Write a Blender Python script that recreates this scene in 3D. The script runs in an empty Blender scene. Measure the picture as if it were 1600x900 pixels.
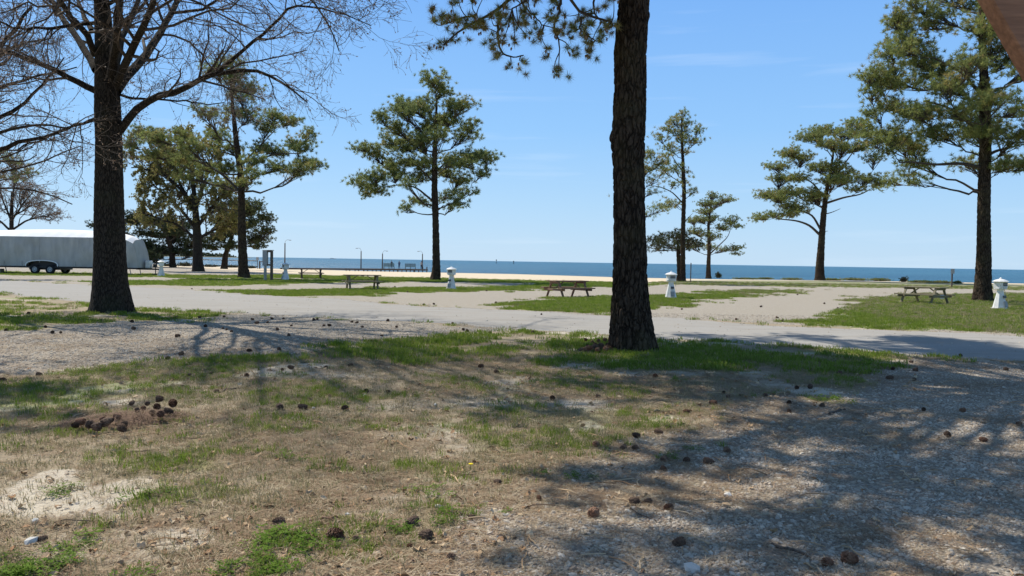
import bpy, math, random
import numpy as np
from mathutils import Matrix, Vector
R_ = math.radians
random.seed(7)
RNG = np.random.default_rng(11)
S = bpy.context.scene
COL = S.collection

# ------------------------------------------------------------------ camera
F_PX = 1256.0
PITCH = math.atan(41.8 / F_PX); ROLL = 0.0165; CAM_Z = 1.6
Fv = np.array([0, math.cos(PITCH), -math.sin(PITCH)])
U0 = np.array([0, math.sin(PITCH), math.cos(PITCH)])
R0 = np.array([1.0, 0, 0])
Rv = math.cos(ROLL) * R0 + math.sin(ROLL) * U0
Uv = -math.sin(ROLL) * R0 + math.cos(ROLL) * U0
cam_d = bpy.data.cameras.new('camera'); cam = bpy.data.objects.new('camera', cam_d); COL.objects.link(cam)
cam_d.sensor_width = 36; cam_d.lens = F_PX / 1600 * 36
cam_d.clip_start = 0.05; cam_d.clip_end = 60000
M = Matrix(((Rv[0], Uv[0], -Fv[0], 0), (Rv[1], Uv[1], -Fv[1], 0), (Rv[2], Uv[2], -Fv[2], CAM_Z), (0, 0, 0, 1)))
cam.matrix_world = M
S.camera = cam
S.render.resolution_x = 1024; S.render.resolution_y = 576

# ------------------------------------------------------------------ world, sun, exposure
SUN_DIR = np.array([-1.0, 0.86, 0.0]); SUN_DIR /= np.linalg.norm(SUN_DIR)
SUN_EL = R_(50)
to_sun = Vector((SUN_DIR[0] * math.cos(SUN_EL), SUN_DIR[1] * math.cos(SUN_EL), math.sin(SUN_EL)))
W = bpy.data.worlds.new('World'); S.world = W; W.use_nodes = True
nt = W.node_tree; nt.nodes.clear()
out = nt.nodes.new('ShaderNodeOutputWorld'); bg = nt.nodes.new('ShaderNodeBackground')
sky = nt.nodes.new('ShaderNodeTexSky'); sky.sky_type = 'NISHITA'; sky.sun_disc = False
sky.sun_elevation = SUN_EL; sky.sun_rotation = math.atan2(to_sun.x, to_sun.y)
sky.air_density = 1.1; sky.dust_density = 0.25; sky.ozone_density = 2.2; sky.altitude = 0
hsv = nt.nodes.new('ShaderNodeHueSaturation'); hsv.inputs['Saturation'].default_value = 1.0
# thin cirrus streaks low over the sea
geo = nt.nodes.new('ShaderNodeTexCoord'); mp = nt.nodes.new('ShaderNodeMapping')
mp.inputs['Scale'].default_value = (2.2, 2.2, 34)
nz = nt.nodes.new('ShaderNodeTexNoise'); nz.inputs['Scale'].default_value = 1.6; nz.inputs['Detail'].default_value = 5
rp = nt.nodes.new('ShaderNodeMapRange'); rp.inputs[1].default_value = 0.60; rp.inputs[2].default_value = 0.82
rp.inputs[3].default_value = 0.0; rp.inputs[4].default_value = 0.16
mx = nt.nodes.new('ShaderNodeMix'); mx.data_type = 'RGBA'; mx.inputs[7].default_value = (9.5, 10.0, 10.5, 1)
nt.links.new(geo.outputs['Generated'], mp.inputs[0]); nt.links.new(mp.outputs[0], nz.inputs['Vector'])
nt.links.new(nz.outputs['Fac'], rp.inputs[0]); nt.links.new(rp.outputs[0], mx.inputs[0])
# clear spring air: the Nishita sky shifted towards the blue of the day by elevation
sxyz = nt.nodes.new('ShaderNodeSeparateXYZ'); nt.links.new(geo.outputs['Generated'], sxyz.inputs[0])
rmp = nt.nodes.new('ShaderNodeValToRGB'); nt.links.new(sxyz.outputs[2], rmp.inputs[0])
er = rmp.color_ramp.elements
er[0].position = 0.0; er[0].color = (.510, .730, .960, 1)
er[1].position = 1.0; er[1].color = (.11, .18, .33, 1)
for ps, cc in ((.07, (.41, .67, .97)), (.16, (.29, .58, .99)), (.32, (.19, .455, .96)), (.6, (.13, .26, .50))):
    e_ = er.new(ps); e_.color = (*cc, 1)
sc10 = nt.nodes.new('ShaderNodeVectorMath'); sc10.operation = 'SCALE'; sc10.inputs['Scale'].default_value = 9.0
nt.links.new(rmp.outputs[0], sc10.inputs[0])
mk = nt.nodes.new('ShaderNodeMix'); mk.data_type = 'RGBA'; mk.inputs[0].default_value = 0.86
nt.links.new(sky.outputs[0], hsv.inputs['Color']); nt.links.new(hsv.outputs[0], mk.inputs[6]); nt.links.new(sc10.outputs[0], mk.inputs[7]); nt.links.new(mk.outputs[2], mx.inputs[6])
nt.links.new(mx.outputs[2], bg.inputs['Color']); bg.inputs['Strength'].default_value = 0.10
nt.links.new(bg.outputs[0], out.inputs['Surface'])
sd = bpy.data.lights.new('sun', 'SUN'); sd.energy = 5.0; sd.angle = R_(0.5); sd.color = (1.0, 0.945, 0.84)
so = bpy.data.objects.new('sun', sd); COL.objects.link(so)
so.rotation_euler = to_sun.to_track_quat('Z', 'Y').to_euler(); so.location = to_sun * 60
S.view_settings.view_transform = 'Standard'; S.view_settings.look = 'None'
S.view_settings.exposure = 0.2; S.view_settings.gamma = 1.0
S.cycles.max_bounces = 6; S.cycles.transparent_max_bounces = 6

# ------------------------------------------------------------------ geometry of the picture -> places on the ground
def ray(u, v):
    return F_PX * Fv + (u - 800) * Rv - (v - 450) * Uv
def P(u, v, z=0.0):
    d = ray(u, v); t = (z - CAM_Z) / d[2]
    return np.array([d[0] * t, d[1] * t, z])
def PD(u, v, Y):
    d = ray(u, v); t = Y / d[1]
    return np.array([0, 0, CAM_Z]) + d * t

# ------------------------------------------------------------------ noise helpers
def _h(ix, iy, iz, s):
    n = (ix.astype(np.int64) * 374761393 + iy.astype(np.int64) * 668265263 + iz.astype(np.int64) * 2147483647 + s * 1274126177) & 0xFFFFFFFF
    n = ((n ^ (n >> 13)) * 1274126177) & 0xFFFFFFFF
    n = n ^ (n >> 16)
    return (n & 0xFFFFFF) / float(0xFFFFFF)
def vnoise(x, y, s=0):
    ix = np.floor(x); iy = np.floor(y); fx = x - ix; fy = y - iy
    fx = fx * fx * (3 - 2 * fx); fy = fy * fy * (3 - 2 * fy); z = np.zeros_like(ix)
    a = _h(ix, iy, z, s); b = _h(ix + 1, iy, z, s); c = _h(ix, iy + 1, z, s); d = _h(ix + 1, iy + 1, z, s)
    return (a * (1 - fx) + b * fx) * (1 - fy) + (c * (1 - fx) + d * fx) * fy
def fbm(x, y, s=0, o=4):
    r = 0; a = 1; t = 0
    for i in range(o):
        r = r + a * vnoise(x * 2 ** i + 17.3 * i, y * 2 ** i - 9.1 * i, s + i); t += a; a *= 0.5
    return r / t
def voro3(p, s=0):
    base = np.floor(p); f1 = np.full(len(p), 9.0); f2 = np.full(len(p), 9.0)
    for i in (-1, 0, 1):
        for j in (-1, 0, 1):
            for k in (-1, 0, 1):
                c = base + np.array([i, j, k])
                q = c + np.stack([_h(c[:, 0], c[:, 1], c[:, 2], s + m) for m in (1, 2, 3)], 1)
                d = np.linalg.norm(q - p, axis=1)
                nf1 = np.minimum(f1, d); f2 = np.where(d < f1, f1, np.minimum(f2, d)); f1 = nf1
    return f1, f2
def sstep(a, b, x):
    t = np.clip((x - a) / (b - a), 0, 1); return t * t * (3 - 2 * t)

# ------------------------------------------------------------------ materials
def new_mat(name, col=(0.5, 0.5, 0.5), rough=0.8, spec=0.3, metal=0.0):
    m = bpy.data.materials.new(name); m.use_nodes = True
    b = m.node_tree.nodes['Principled BSDF']
    b.inputs['Base Color'].default_value = (*col, 1); b.inputs['Roughness'].default_value = rough
    b.inputs['Specular IOR Level'].default_value = spec; b.inputs['Metallic'].default_value = metal
    return m
class NT:
    def __init__(s, m): s.t = m.node_tree; s.b = s.t.nodes.get('Principled BSDF')
    def n(s, typ, **kw):
        x = s.t.nodes.new(typ)
        for k, v in kw.items(): setattr(x, k, v)
        return x
    def l(s, a, b): s.t.links.new(a, b)
    def val(s, sock, v):
        if hasattr(v, 'is_output') or isinstance(v, bpy.types.NodeSocket): s.l(v, sock)
        else:
            if isinstance(v, (tuple, list)) and len(v) == 3 and sock.type == 'RGBA': v = (*v, 1)
            sock.default_value = v
    def math(s, op, a, b=0.0, clamp=False):
        x = s.n('ShaderNodeMath', operation=op, use_clamp=clamp); s.val(x.inputs[0], a); s.val(x.inputs[1], b); return x.outputs[0]
    def mix(s, f, a, b, blend='MIX'):
        x = s.n('ShaderNodeMix', data_type='RGBA', blend_type=blend); s.val(x.inputs[0], f); s.val(x.inputs[6], a); s.val(x.inputs[7], b); return x.outputs[2]
    def noise(s, vec, scale, detail=3, rough=0.55, dist=0.0):
        x = s.n('ShaderNodeTexNoise'); s.l(vec, x.inputs['Vector']); x.inputs['Scale'].default_value = scale
        x.inputs['Detail'].default_value = detail; x.inputs['Roughness'].default_value = rough; x.inputs['Distortion'].default_value = dist
        return x
    def voro(s, vec, scale, feature='F1'):
        x = s.n('ShaderNodeTexVoronoi', feature=feature); s.l(vec, x.inputs['Vector']); x.inputs['Scale'].default_value = scale; return x
    def mr(s, v, a, b, c=0.0, d=1.0):
        x = s.n('ShaderNodeMapRange'); s.val(x.inputs[0], v); x.inputs[1].default_value = a; x.inputs[2].default_value = b
        x.inputs[3].default_value = c; x.inputs[4].default_value = d; return x.outputs[0]
    def mapping(s, vec, scale=(1, 1, 1), rot=(0, 0, 0)):
        x = s.n('ShaderNodeMapping'); s.l(vec, x.inputs[0]); x.inputs['Scale'].default_value = scale; x.inputs['Rotation'].default_value = rot; return x.outputs[0]
    def pos(s): return s.n('ShaderNodeNewGeometry').outputs['Position']
    def obj(s): return s.n('ShaderNodeTexCoord').outputs['Object']
    def attr(s, name): return s.n('ShaderNodeAttribute', attribute_name=name)
    def bump(s, h, strength=0.5, dist=0.02):
        x = s.n('ShaderNodeBump'); s.l(h, x.inputs['Height']); x.inputs['Strength'].default_value = strength; x.inputs['Distance'].default_value = dist
        s.l(x.outputs[0], s.b.inputs['Normal']); return x
    def color(s, c): s.val(s.b.inputs['Base Color'], c)

def noisy_mat(name, c1, c2, scale=8, rough=0.85, spec=0.25, stretch=(1, 1, 1), bump=0.3, bdist=0.01, detail=5, metal=0.0):
    m = new_mat(name, c1, rough, spec, metal); t = NT(m)
    v = t.mapping(t.obj(), stretch); nn = t.noise(v, scale, detail)
    t.color(t.mix(t.mr(nn.outputs['Fac'], 0.3, 0.7), c1, c2))
    if bump: t.bump(nn.outputs['Fac'], bump, bdist)
    return m

def bark_mat(name, dark, light, moss=None, scale=1.0):
    m = new_mat(name, dark, 0.95, 0.1); t = NT(m)
    v = t.mapping(t.obj(), (9 * scale, 9 * scale, 2.3 * scale))
    n0 = t.noise(v, 1.2, 3)
    vv = t.n('ShaderNodeVectorMath', operation='ADD'); t.l(v, vv.inputs[0])
    sc = t.n('ShaderNodeVectorMath', operation='SCALE'); t.l(n0.outputs['Color'], sc.inputs[0]); sc.inputs['Scale'].default_value = 1.1; t.l(sc.outputs[0], vv.inputs[1])
    e = t.voro(vv.outputs[0], 1.4, 'DISTANCE_TO_EDGE')
    crack = t.mr(e.outputs['Distance'], 0.0, 0.18)
    n1 = t.noise(v, 5.0, 6, 0.65)
    c = t.mix(t.mr(n1.outputs['Fac'], 0.3, 0.75), dark, light)
    c = t.mix(t.math('SUBTRACT', 1.0, crack), c, tuple(x * 0.4 for x in dark))
    if moss:
        big = t.noise(t.obj(), 1.1, 4)
        c = t.mix(t.mr(big.outputs['Fac'], 0.5, 0.72, 0, 0.55), c, moss)
    t.color(c)
    h = t.math('ADD', t.math('MULTIPLY', crack, 1.0), t.math('MULTIPLY', n1.outputs['Fac'], 0.5))
    t.bump(h, 0.9, 0.02 / scale)
    return m

def foliage_mat(name, c1, c2, brown, transl=0.25):
    m = new_mat(name, c1, 0.6, 0.25); t = NT(m)
    a = t.attr('tint'); b = t.attr('dry')
    c = t.mix(a.outputs['Fac'], c1, c2); c = t.mix(b.outputs['Fac'], c, brown)
    t.color(c)
    tr = t.n('ShaderNodeBsdfTranslucent'); t.l(c, tr.inputs['Color'])
    ms = t.n('ShaderNodeMixShader'); ms.inputs[0].default_value = transl
    outn = t.t.nodes['Material Output']
    t.l(t.b.outputs[0], ms.inputs[1]); t.l(tr.outputs[0], ms.inputs[2]); t.l(ms.outputs[0], outn.inputs['Surface'])
    return m

M_pinebark = bark_mat('pine_bark', (0.036, 0.025, 0.018), (0.110, 0.080, 0.056), (0.095, 0.082, 0.040))
M_oakbark = bark_mat('oak_bark', (0.032, 0.026, 0.021), (0.085, 0.070, 0.055), (0.055, 0.055, 0.030), 1.5)
M_branch = noisy_mat('branch_bark', (0.045, 0.034, 0.026), (0.100, 0.078, 0.060), 9, bump=0.2)
M_twig = noisy_mat('twig_bark', (0.13, 0.10, 0.08), (0.21, 0.165, 0.13), 5, bump=0)
M_needle = foliage_mat('pine_needles', (0.115, 0.165, 0.062), (0.270, 0.310, 0.095), (0.38, 0.30, 0.12), 0.5)
M_dark = foliage_mat('dark_evergreen_leaves', (0.028, 0.045, 0.020), (0.065, 0.088, 0.032), (0.10, 0.075, 0.03), 0.15)
M_dark2 = foliage_mat('mid_green_leaves', (0.050, 0.072, 0.030), (0.110, 0.135, 0.048), (0.16, 0.12, 0.05), 0.3)
M_bud = foliage_mat('spring_buds', (0.26, 0.18, 0.13), (0.36, 0.27, 0.19), (0.22, 0.13, 0.09), 0.35)
M_olive = foliage_mat('young_oak_leaves', (0.22, 0.225, 0.075), (0.36, 0.335, 0.11), (0.34, 0.235, 0.12), 0.5)
M_cone = noisy_mat('cone_scales', (0.075, 0.045, 0.032), (0.185, 0.120, 0.082), 30, bump=0.2)
M_conered = noisy_mat('reddish_cone_scales', (0.13, 0.060, 0.035), (0.27, 0.135, 0.080), 30, bump=0.2)
M_white = noisy_mat('white_painted_plastic', (0.60, 0.59, 0.56), (0.83, 0.83, 0.82), 3, 0.5, 0.4, bump=0.05)
M_wood = noisy_mat('weathered_brown_wood', (0.16, 0.095, 0.065), (0.29, 0.19, 0.135), 6, 0.85, 0.2, (1, 14, 14), 0.4, 0.004)
M_greywood = noisy_mat('weathered_green_grey_wood', (0.15, 0.13, 0.08), (0.27, 0.235, 0.155), 6, 0.85, 0.2, (1, 14, 14), 0.4, 0.004)
M_darkwood = noisy_mat('dark_weathered_wood', (0.075, 0.055, 0.045), (0.15, 0.115, 0.09), 6, 0.85, 0.2, (1, 14, 14), 0.4, 0.004)
M_pierwood = noisy_mat('grey_pier_wood', (0.06, 0.056, 0.05), (0.12, 0.112, 0.10), 3, 0.9, 0.2)
M_black = new_mat('black_steel', (0.02, 0.02, 0.022), 0.5, 0.4)
M_rubber = new_mat('tyre_rubber', (0.025, 0.025, 0.026), 0.85, 0.2)
M_rim = noisy_mat('silver_painted_rim', (0.45, 0.46, 0.47), (0.6, 0.6, 0.6), 5, 0.4, 0.5)
M_grey = noisy_mat('grey_metal', (0.26, 0.27, 0.27), (0.34, 0.35, 0.35), 5, 0.6, 0.4)
M_darkpanel = new_mat('dark_outlet_panel', (0.06, 0.07, 0.085), 0.5, 0.4)

# ------------------------------------------------------------------ mesh helpers
def tag(o, label=None, cat=None, group=None, kind=None):
    if label: o['label'] = label
    if cat: o['category'] = cat
    if group: o['group'] = group
    if kind: o['kind'] = kind
    return o
def empty(name, loc, rz=0.0, label=None, cat=None, group=None):
    o = bpy.data.objects.new(name, None); COL.objects.link(o); o.empty_display_size = 0.2
    o.location = tuple(loc); o.rotation_euler = (0, 0, rz)
    return tag(o, label, cat, group)
def np_mesh(name, V, quads=None, tris=None, smooth=True, attrs=None):
    me = bpy.data.meshes.new(name)
    V = np.asarray(V, dtype=np.float32)
    nq = 0 if quads is None else len(quads); ntq = 0 if tris is None else len(tris)
    me.vertices.add(len(V)); me.vertices.foreach_set('co', V.ravel())
    li = []
    if nq: li.append(np.asarray(quads, dtype=np.int32).ravel())
    if ntq: li.append(np.asarray(tris, dtype=np.int32).ravel())
    li = np.concatenate(li); me.loops.add(len(li)); me.loops.foreach_set('vertex_index', li)
    st = np.concatenate([np.arange(nq, dtype=np.int32) * 4, nq * 4 + np.arange(ntq, dtype=np.int32) * 3])
    me.polygons.add(nq + ntq); me.polygons.foreach_set('loop_start', st)
    me.polygons.foreach_set('use_smooth', np.full(nq + ntq, smooth))
    me.update(calc_edges=True); me.validate()
    if attrs:
        for k, a in attrs.items():
            at = me.attributes.new(k, 'FLOAT', 'POINT'); at.data.foreach_set('value', np.asarray(a, dtype=np.float32))
    return me
def link(name, me, mat=None, parent=None):
    o = bpy.data.objects.new(name, me); COL.objects.link(o)
    if mat is not None:
        if not me.materials: me.materials.append(mat)
    if parent is not None: o.parent = parent
    return o
class MB:
    """collects simple solids into one mesh"""
    def __init__(s): s.v = []; s.f = []
    def add(s, vs, fs):
        n = len(s.v); s.v += [tuple(map(float, a)) for a in vs]; s.f += [tuple(n + i for i in f) for f in fs]; return s
    def box(s, c, d, rz=0.0, M=None, bev=0.0):
        x, y, z = (q / 2 for q in d); vs = []
        if bev > 0:
            b = min(bev, x * .8, y * .8, z * .8)
            # chamfered box: 24 verts
            for sx in (-1, 1):
                for sy in (-1, 1):
                    for sz in (-1, 1):
                        vs += [(sx * x, sy * (y - b), sz * (z - b)), (sx * (x - b), sy * y, sz * (z - b)), (sx * (x - b), sy * (y - b), sz * z)]
            def I(sx, sy, sz, k): return ((sx > 0) * 4 + (sy > 0) * 2 + (sz > 0)) * 3 + k
            fs = []
            for sx in (-1, 1):
                f = [I(sx, -1, -1, 0), I(sx, 1, -1, 0), I(sx, 1, 1, 0), I(sx, -1, 1, 0)]; fs.append(f if sx > 0 else f[::-1])
            for sy in (-1, 1):
                f = [I(-1, sy, -1, 1), I(1, sy, -1, 1), I(1, sy, 1, 1), I(-1, sy, 1, 1)]; fs.append(f[::-1] if sy > 0 else f)
            for sz in (-1, 1):
                f = [I(-1, -1, sz, 2), I(1, -1, sz, 2), I(1, 1, sz, 2), I(-1, 1, sz, 2)]; fs.append(f if sz > 0 else f[::-1])
            for sx in (-1, 1):
                for sy in (-1, 1):
                    f = [I(sx, sy, -1, 0), I(sx, sy, -1, 1), I(sx, sy, 1, 1), I(sx, sy, 1, 0)]; fs.append(f if sx * sy > 0 else f[::-1])
                for sz in (-1, 1):
                    f = [I(sx, -1, sz, 0), I(sx, 1, sz, 0), I(sx, 1, sz, 2), I(sx, -1, sz, 2)]; fs.append(f if sx * sz > 0 else f[::-1])
            for sy in (-1, 1):
                for sz in (-1, 1):
                    f = [I(-1, sy, sz, 1), I(1, sy, sz, 1), I(1, sy, sz, 2), I(-1, sy, sz, 2)]; fs.append(f[::-1] if sy * sz > 0 else f)
            for sx in (-1, 1):
                for sy in (-1, 1):
                    for sz in (-1, 1):
                        f = [I(sx, sy, sz, 0), I(sx, sy, sz, 1), I(sx, sy, sz, 2)]; fs.append(f if sx * sy * sz > 0 else f[::-1])
        else:
            vs = [(-x, -y, -z), (x, -y, -z), (x, y, -z), (-x, y, -z), (-x, -y, z), (x, -y, z), (x, y, z), (-x, y, z)]
            fs = [(3, 2, 1, 0), (4, 5, 6, 7), (0, 1, 5, 4), (1, 2, 6, 5), (2, 3, 7, 6), (3, 0, 4, 7)]
        T = M if M is not None else Matrix.Rotation(rz, 4, 'Z')
        vs = [tuple(T @ Vector(a) + Vector(c)) for a in vs]
        return s.add(vs, fs)
    def bar(s, a, b, w, h, up=(0, 0, 1), bev=0.0):
        a = Vector(a); b = Vector(b); X = (b - a); L = X.length; X.normalize(); u = Vector(up)
        Y = u.cross(X)
        if Y.length < 1e-4: Y = Vector((0, 1, 0)).cross(X)
        Y.normalize(); Z = X.cross(Y)
        T = Matrix((X, Y, Z)).transposed().to_4x4()
        return s.box((a + b) / 2, (L, w, h), M=T, bev=bev)
    def lathe(s, prof, c=(0, 0, 0), n=16, T=None, cap=True):
        vs = []; fs = []
        for r, z in prof:
            for i in range(n):
                a = 2 * math.pi * i / n; vs.append((r * math.cos(a), r * math.sin(a), z))
        m = len(prof)
        for j in range(m - 1):
            for i in range(n):
                k = (i + 1) % n; fs.append((j * n + i, j * n + k, (j + 1) * n + k, (j + 1) * n + i))
        if cap: fs.append(tuple(range(n))[::-1]); fs.append(tuple((m - 1) * n + i for i in range(n)))
        T = T or Matrix.Identity(4)
        vs = [tuple(T @ Vector(a) + Vector(c)) for a in vs]
        return s.add(vs, fs)
    def tube(s, pts, r, n=8):
        pts = np.array(pts, float); rr = np.full(len(pts), r) if np.isscalar(r) else np.array(r)
        V, Q = tube_batch(pts[None], rr[None], n)
        s.add(V.tolist(), Q.tolist())
        k = len(s.v) - len(V); m = len(pts)
        s.f.append(tuple(k + i for i in range(n))[::-1]); s.f.append(tuple(k + (m - 1) * n + i for i in range(n)))
        return s
    def build(s, name, mat, parent=None, smooth=False):
        me = bpy.data.meshes.new(name); me.from_pydata(s.v, [], s.f); me.validate(); me.update()
        if smooth:
            me.shade_smooth()
        return link(name, me, mat, parent)
def nrm(a): return a / np.maximum(np.linalg.norm(a, axis=-1, keepdims=True), 1e-9)
def tube_batch(Pt, R, k=4, off=0):
    n, m, _ = Pt.shape
    T = nrm(np.gradient(Pt, axis=1))
    mean = nrm(Pt[:, -1] - Pt[:, 0])
    ref = np.where(np.abs(mean[:, 2:3]) > 0.8, np.array([[1.0, 0.1, 0]]), np.array([[0, 0.1, 1.0]]))[:, None, :]
    Uu = nrm(np.cross(T, ref)); Vv = np.cross(T, Uu)
    a = np.arange(k) * 2 * math.pi / k
    V = Pt[:, :, None, :] + R[:, :, None, None] * (np.cos(a)[None, None, :, None] * Uu[:, :, None, :] + np.sin(a)[None, None, :, None] * Vv[:, :, None, :])
    idx = np.arange(n * m * k).reshape(n, m, k) + off
    i2 = np.roll(idx, -1, axis=2)
    Q = np.stack([idx[:, :-1], i2[:, :-1], i2[:, 1:], idx[:, 1:]], -1).reshape(-1, 4)
    return V.reshape(-1, 3), Q[:, ::-1]
def resample(pts, m):
    pts = np.asarray(pts, float); d = np.r_[0, np.cumsum(np.linalg.norm(np.diff(pts, axis=0), axis=1))]
    t = np.linspace(0, d[-1], m)
    # smooth catmull-like: linear then light smoothing
    q = np.stack([np.interp(t, d, pts[:, i]) for i in range(pts.shape[1])], 1)
    for _ in range(2):
        q[1:-1] = 0.25 * q[:-2] + 0.5 * q[1:-1] + 0.25 * q[2:]
    return q

# ------------------------------------------------------------------ the lie of the land
HL = [(-400, 404.6), (0, 410.5), (230, 415), (330, 420), (400, 424), (520, 429), (700, 434), (860, 438), (1010, 440), (1080, 437.5), (1300, 438), (1450, 441), (1600, 444), (2000, 452)]
SL = [(-400, 401), (230, 412.5), (400, 419), (560, 423), (700, 426), (800, 428), (960, 433), (1100, 436), (1300, 438.3), (1450, 440.3), (1600, 443), (2000, 450)]
WATER_Z = -1.3
_b = np.array([P(u, v)[:2] for u, v in HL]); _s = np.array([P(u, v, WATER_Z)[:2] for u, v in SL])
BA, BD = _b[:, 0] / _b[:, 1], _b[:, 1]
SA, SDist = _s[:, 0] / _s[:, 1], _s[:, 1]
def land_t(x, y):
    a = x / np.maximum(y, 1.0)
    db = np.interp(a, BA, BD); ds = np.interp(a, SA, SDist)
    ds = np.maximum(ds, db + 25)
    return np.where(y > 1, (y - db) / (ds - db), -5)
def land_z(x, y):
    t = land_t(x, y)
    z = np.where(t < 0, 0, np.where(t < 1, WATER_Z * t, WATER_Z - 0.12 * (t - 1) * 12))
    near = np.exp(-np.maximum(y, 0) / 30)
    z = z + (fbm(x * 0.35, y * 0.35, 5, 3) - 0.5) * 0.10 * near
    z = z + (fbm(x * 2.2, y * 2.2, 9, 3) - 0.5) * 0.035 * near
    return np.maximum(z, -6)
def gz(p): return float(land_z(np.array([p[0]]), np.array([p[1]]))[0])
def G(u, v):
    p = P(u, v)
    for _ in range(3):
        z = gz(p); p = P(u, v, z)
    return p
def poly(pts): return np.array([P(u, v)[:2] for u, v in pts])
def sdist(px, py, pl):
    """signed distance to polygon, positive inside"""
    d = np.full(px.shape, 1e9); ins = np.zeros(px.shape, bool); n = len(pl)
    for i in range(n):
        a = pl[i]; b = pl[(i + 1) % n]; e = b - a; L = max(e @ e, 1e-9)
        t = np.clip(((px - a[0]) * e[0] + (py - a[1]) * e[1]) / L, 0, 1)
        d = np.minimum(d, np.hypot(px - a[0] - t * e[0], py - a[1] - t * e[1]))
        c = (a[1] > py) != (b[1] > py)
        with np.errstate(divide='ignore', invalid='ignore'):
            xi = (b[0] - a[0]) * (py - a[1]) / (b[1] - a[1] if b[1] != a[1] else 1e-9) + a[0]
        ins ^= c & (px < xi)
    return np.where(ins, d, -d)
ROAD = poly([(-400, 428), (-100, 434), (0, 438), (150, 446), (300, 452), (400, 461), (520, 467), (640, 477), (800, 485), (950, 493), (1060, 497), (1200, 508), (1400, 516), (1600, 525), (1900, 538), (2300, 560),
             (2600, 640), (1900, 583), (1600, 563), (1390, 551), (1300, 545), (1200, 538), (1025, 527), (950, 521), (800, 513), (720, 506), (560, 498), (400, 491), (215, 481), (140, 473), (0, 458), (-200, 450), (-400, 443)])
GRASS = [poly(q) for q in [
    [(-400, 417), (0, 424), (130, 427), (260, 428), (300, 431), (240, 433), (100, 431), (0, 430), (-400, 424)],
    [(140, 440), (210, 440), (300, 437), (390, 434), (430, 437), (520, 436), (600, 437), (600, 441), (480, 443), (380, 446), (250, 447), (180, 446)],
    [(300, 456), (380, 453), (440, 453), (540, 452), (620, 450), (700, 450), (800, 447), (900, 443), (960, 442), (1010, 443), (1010, 447), (950, 448), (860, 451), (760, 455), (700, 457), (640, 457), (590, 459), (560, 462), (480, 463), (400, 462), (320, 460)],
    [(230, 430), (400, 430), (520, 428.5), (560, 433), (700, 434), (860, 438), (1010, 442), (1010, 445), (940, 443), (860, 443), (700, 441), (560, 440), (480, 434), (400, 435), (230, 434)],
    [(780, 478), (810, 472), (850, 468), (920, 465), (1060, 461), (1150, 455), (1240, 452), (1245, 456), (1150, 462), (1080, 472), (1030, 482), (960, 492), (900, 489), (830, 485)],
    [(1020, 441), (1080, 435.5), (1300, 436), (1450, 439), (1600, 442), (1900, 448), (1900, 460), (1600, 453.5), (1400, 450), (1250, 449), (1080, 445.5), (1020, 445)],
    [(1255, 510), (1290, 498), (1345, 474), (1380, 464), (1440, 459), (1600, 459), (2000, 466), (2200, 560), (1600, 522), (1400, 514)],
    [(-200, 456), (0, 459), (80, 464), (130, 467), (60, 471), (0, 469), (-200, 464)],
    [(205, 483), (300, 480), (385, 485), (370, 492), (300, 499), (215, 495)],
    [(-200, 484), (0, 489), (110, 490), (140, 500), (80, 512), (0, 517), (-200, 510)],
    [(-200, 600), (0, 592), (130, 577), (260, 565), (380, 553), (480, 541), (560, 532), (680, 521), (780, 519), (960, 529), (1100, 533), (1250, 542), (1390, 553), (1380, 572), (1300, 590), (1180, 597), (1060, 580), (900, 572), (800, 556), (700, 562), (600, 552), (480, 575), (330, 600), (150, 620), (0, 645), (-200, 660)],
]]
GSTR = [0.75, 0.8, 1.0, 0.9, 1.0, 0.55, 0.8, 0.7, 0.7, 0.65, 0.64]
GRAVEL = [poly(q) for q in [
    [(540, 960), (640, 880), (740, 822), (800, 770), (880, 725), (960, 695), (1060, 665), (1150, 640), (1280, 612), (1330, 585), (1400, 560), (1600, 568), (2200, 600), (2600, 1400), (300, 1400)],
    [(-400, 485), (0, 517), (100, 512), (150, 505), (300, 500), (400, 493), (560, 500), (720, 508), (800, 514), (700, 519), (600, 526), (540, 533), (440, 545), (330, 556), (230, 563), (100, 577), (0, 588), (-400, 600)],
]]
# small spots: (u, v, half width m, half depth m, strength)
GREEN_SPOTS = [(270, 725, 0.30, 0.26, 0.95), (370, 705, .3, .2, .7), (330, 690, .5, .3, .5), (440, 660, .6, .4, .5), (420, 870, .12, .12, .8), (400, 885, .1, .1, .8), (460, 840, .1, .08, .7), (690, 800, .22, .2, .55), (560, 840, .25, .16, .5), (100, 850, .2, .16, .6), (20, 885, .25, .2, .8),
               (880, 700, .45, .5, .5), (330, 775, .2, .15, .5), (230, 760, .3, .2, .45), (120, 670, .4, .4, .6), (600, 735, .5, .4, .35), (470, 620, .9, .9, .55), (1010, 660, .5, .4, .7), (860, 690, .5, .6, .45), (1290, 625, .25, .25, .9), (1140, 705, .15, .15, .5), (900, 740, .3, .12, .6)]
BARE_SPOTS = [(40, 785, .45, .30, 1), (160, 800, .35, .25, .8), (620, 775, .5, .22, .9), (690, 750, .45, .22, .9), (560, 800, .3, .15, .8), (730, 700, .5, .4, .6), (790, 630, .9, .6, .8), (640, 635, .9, .5, .6), (100, 625, .6, .3, .5), (330, 830, .25, .2, .6), (1050, 560, 1.0, .4, .6), (500, 585, 1.2, .5, .7), (700, 505, 2, .8, .5), (210, 868, .2, .12, .5)]
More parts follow.
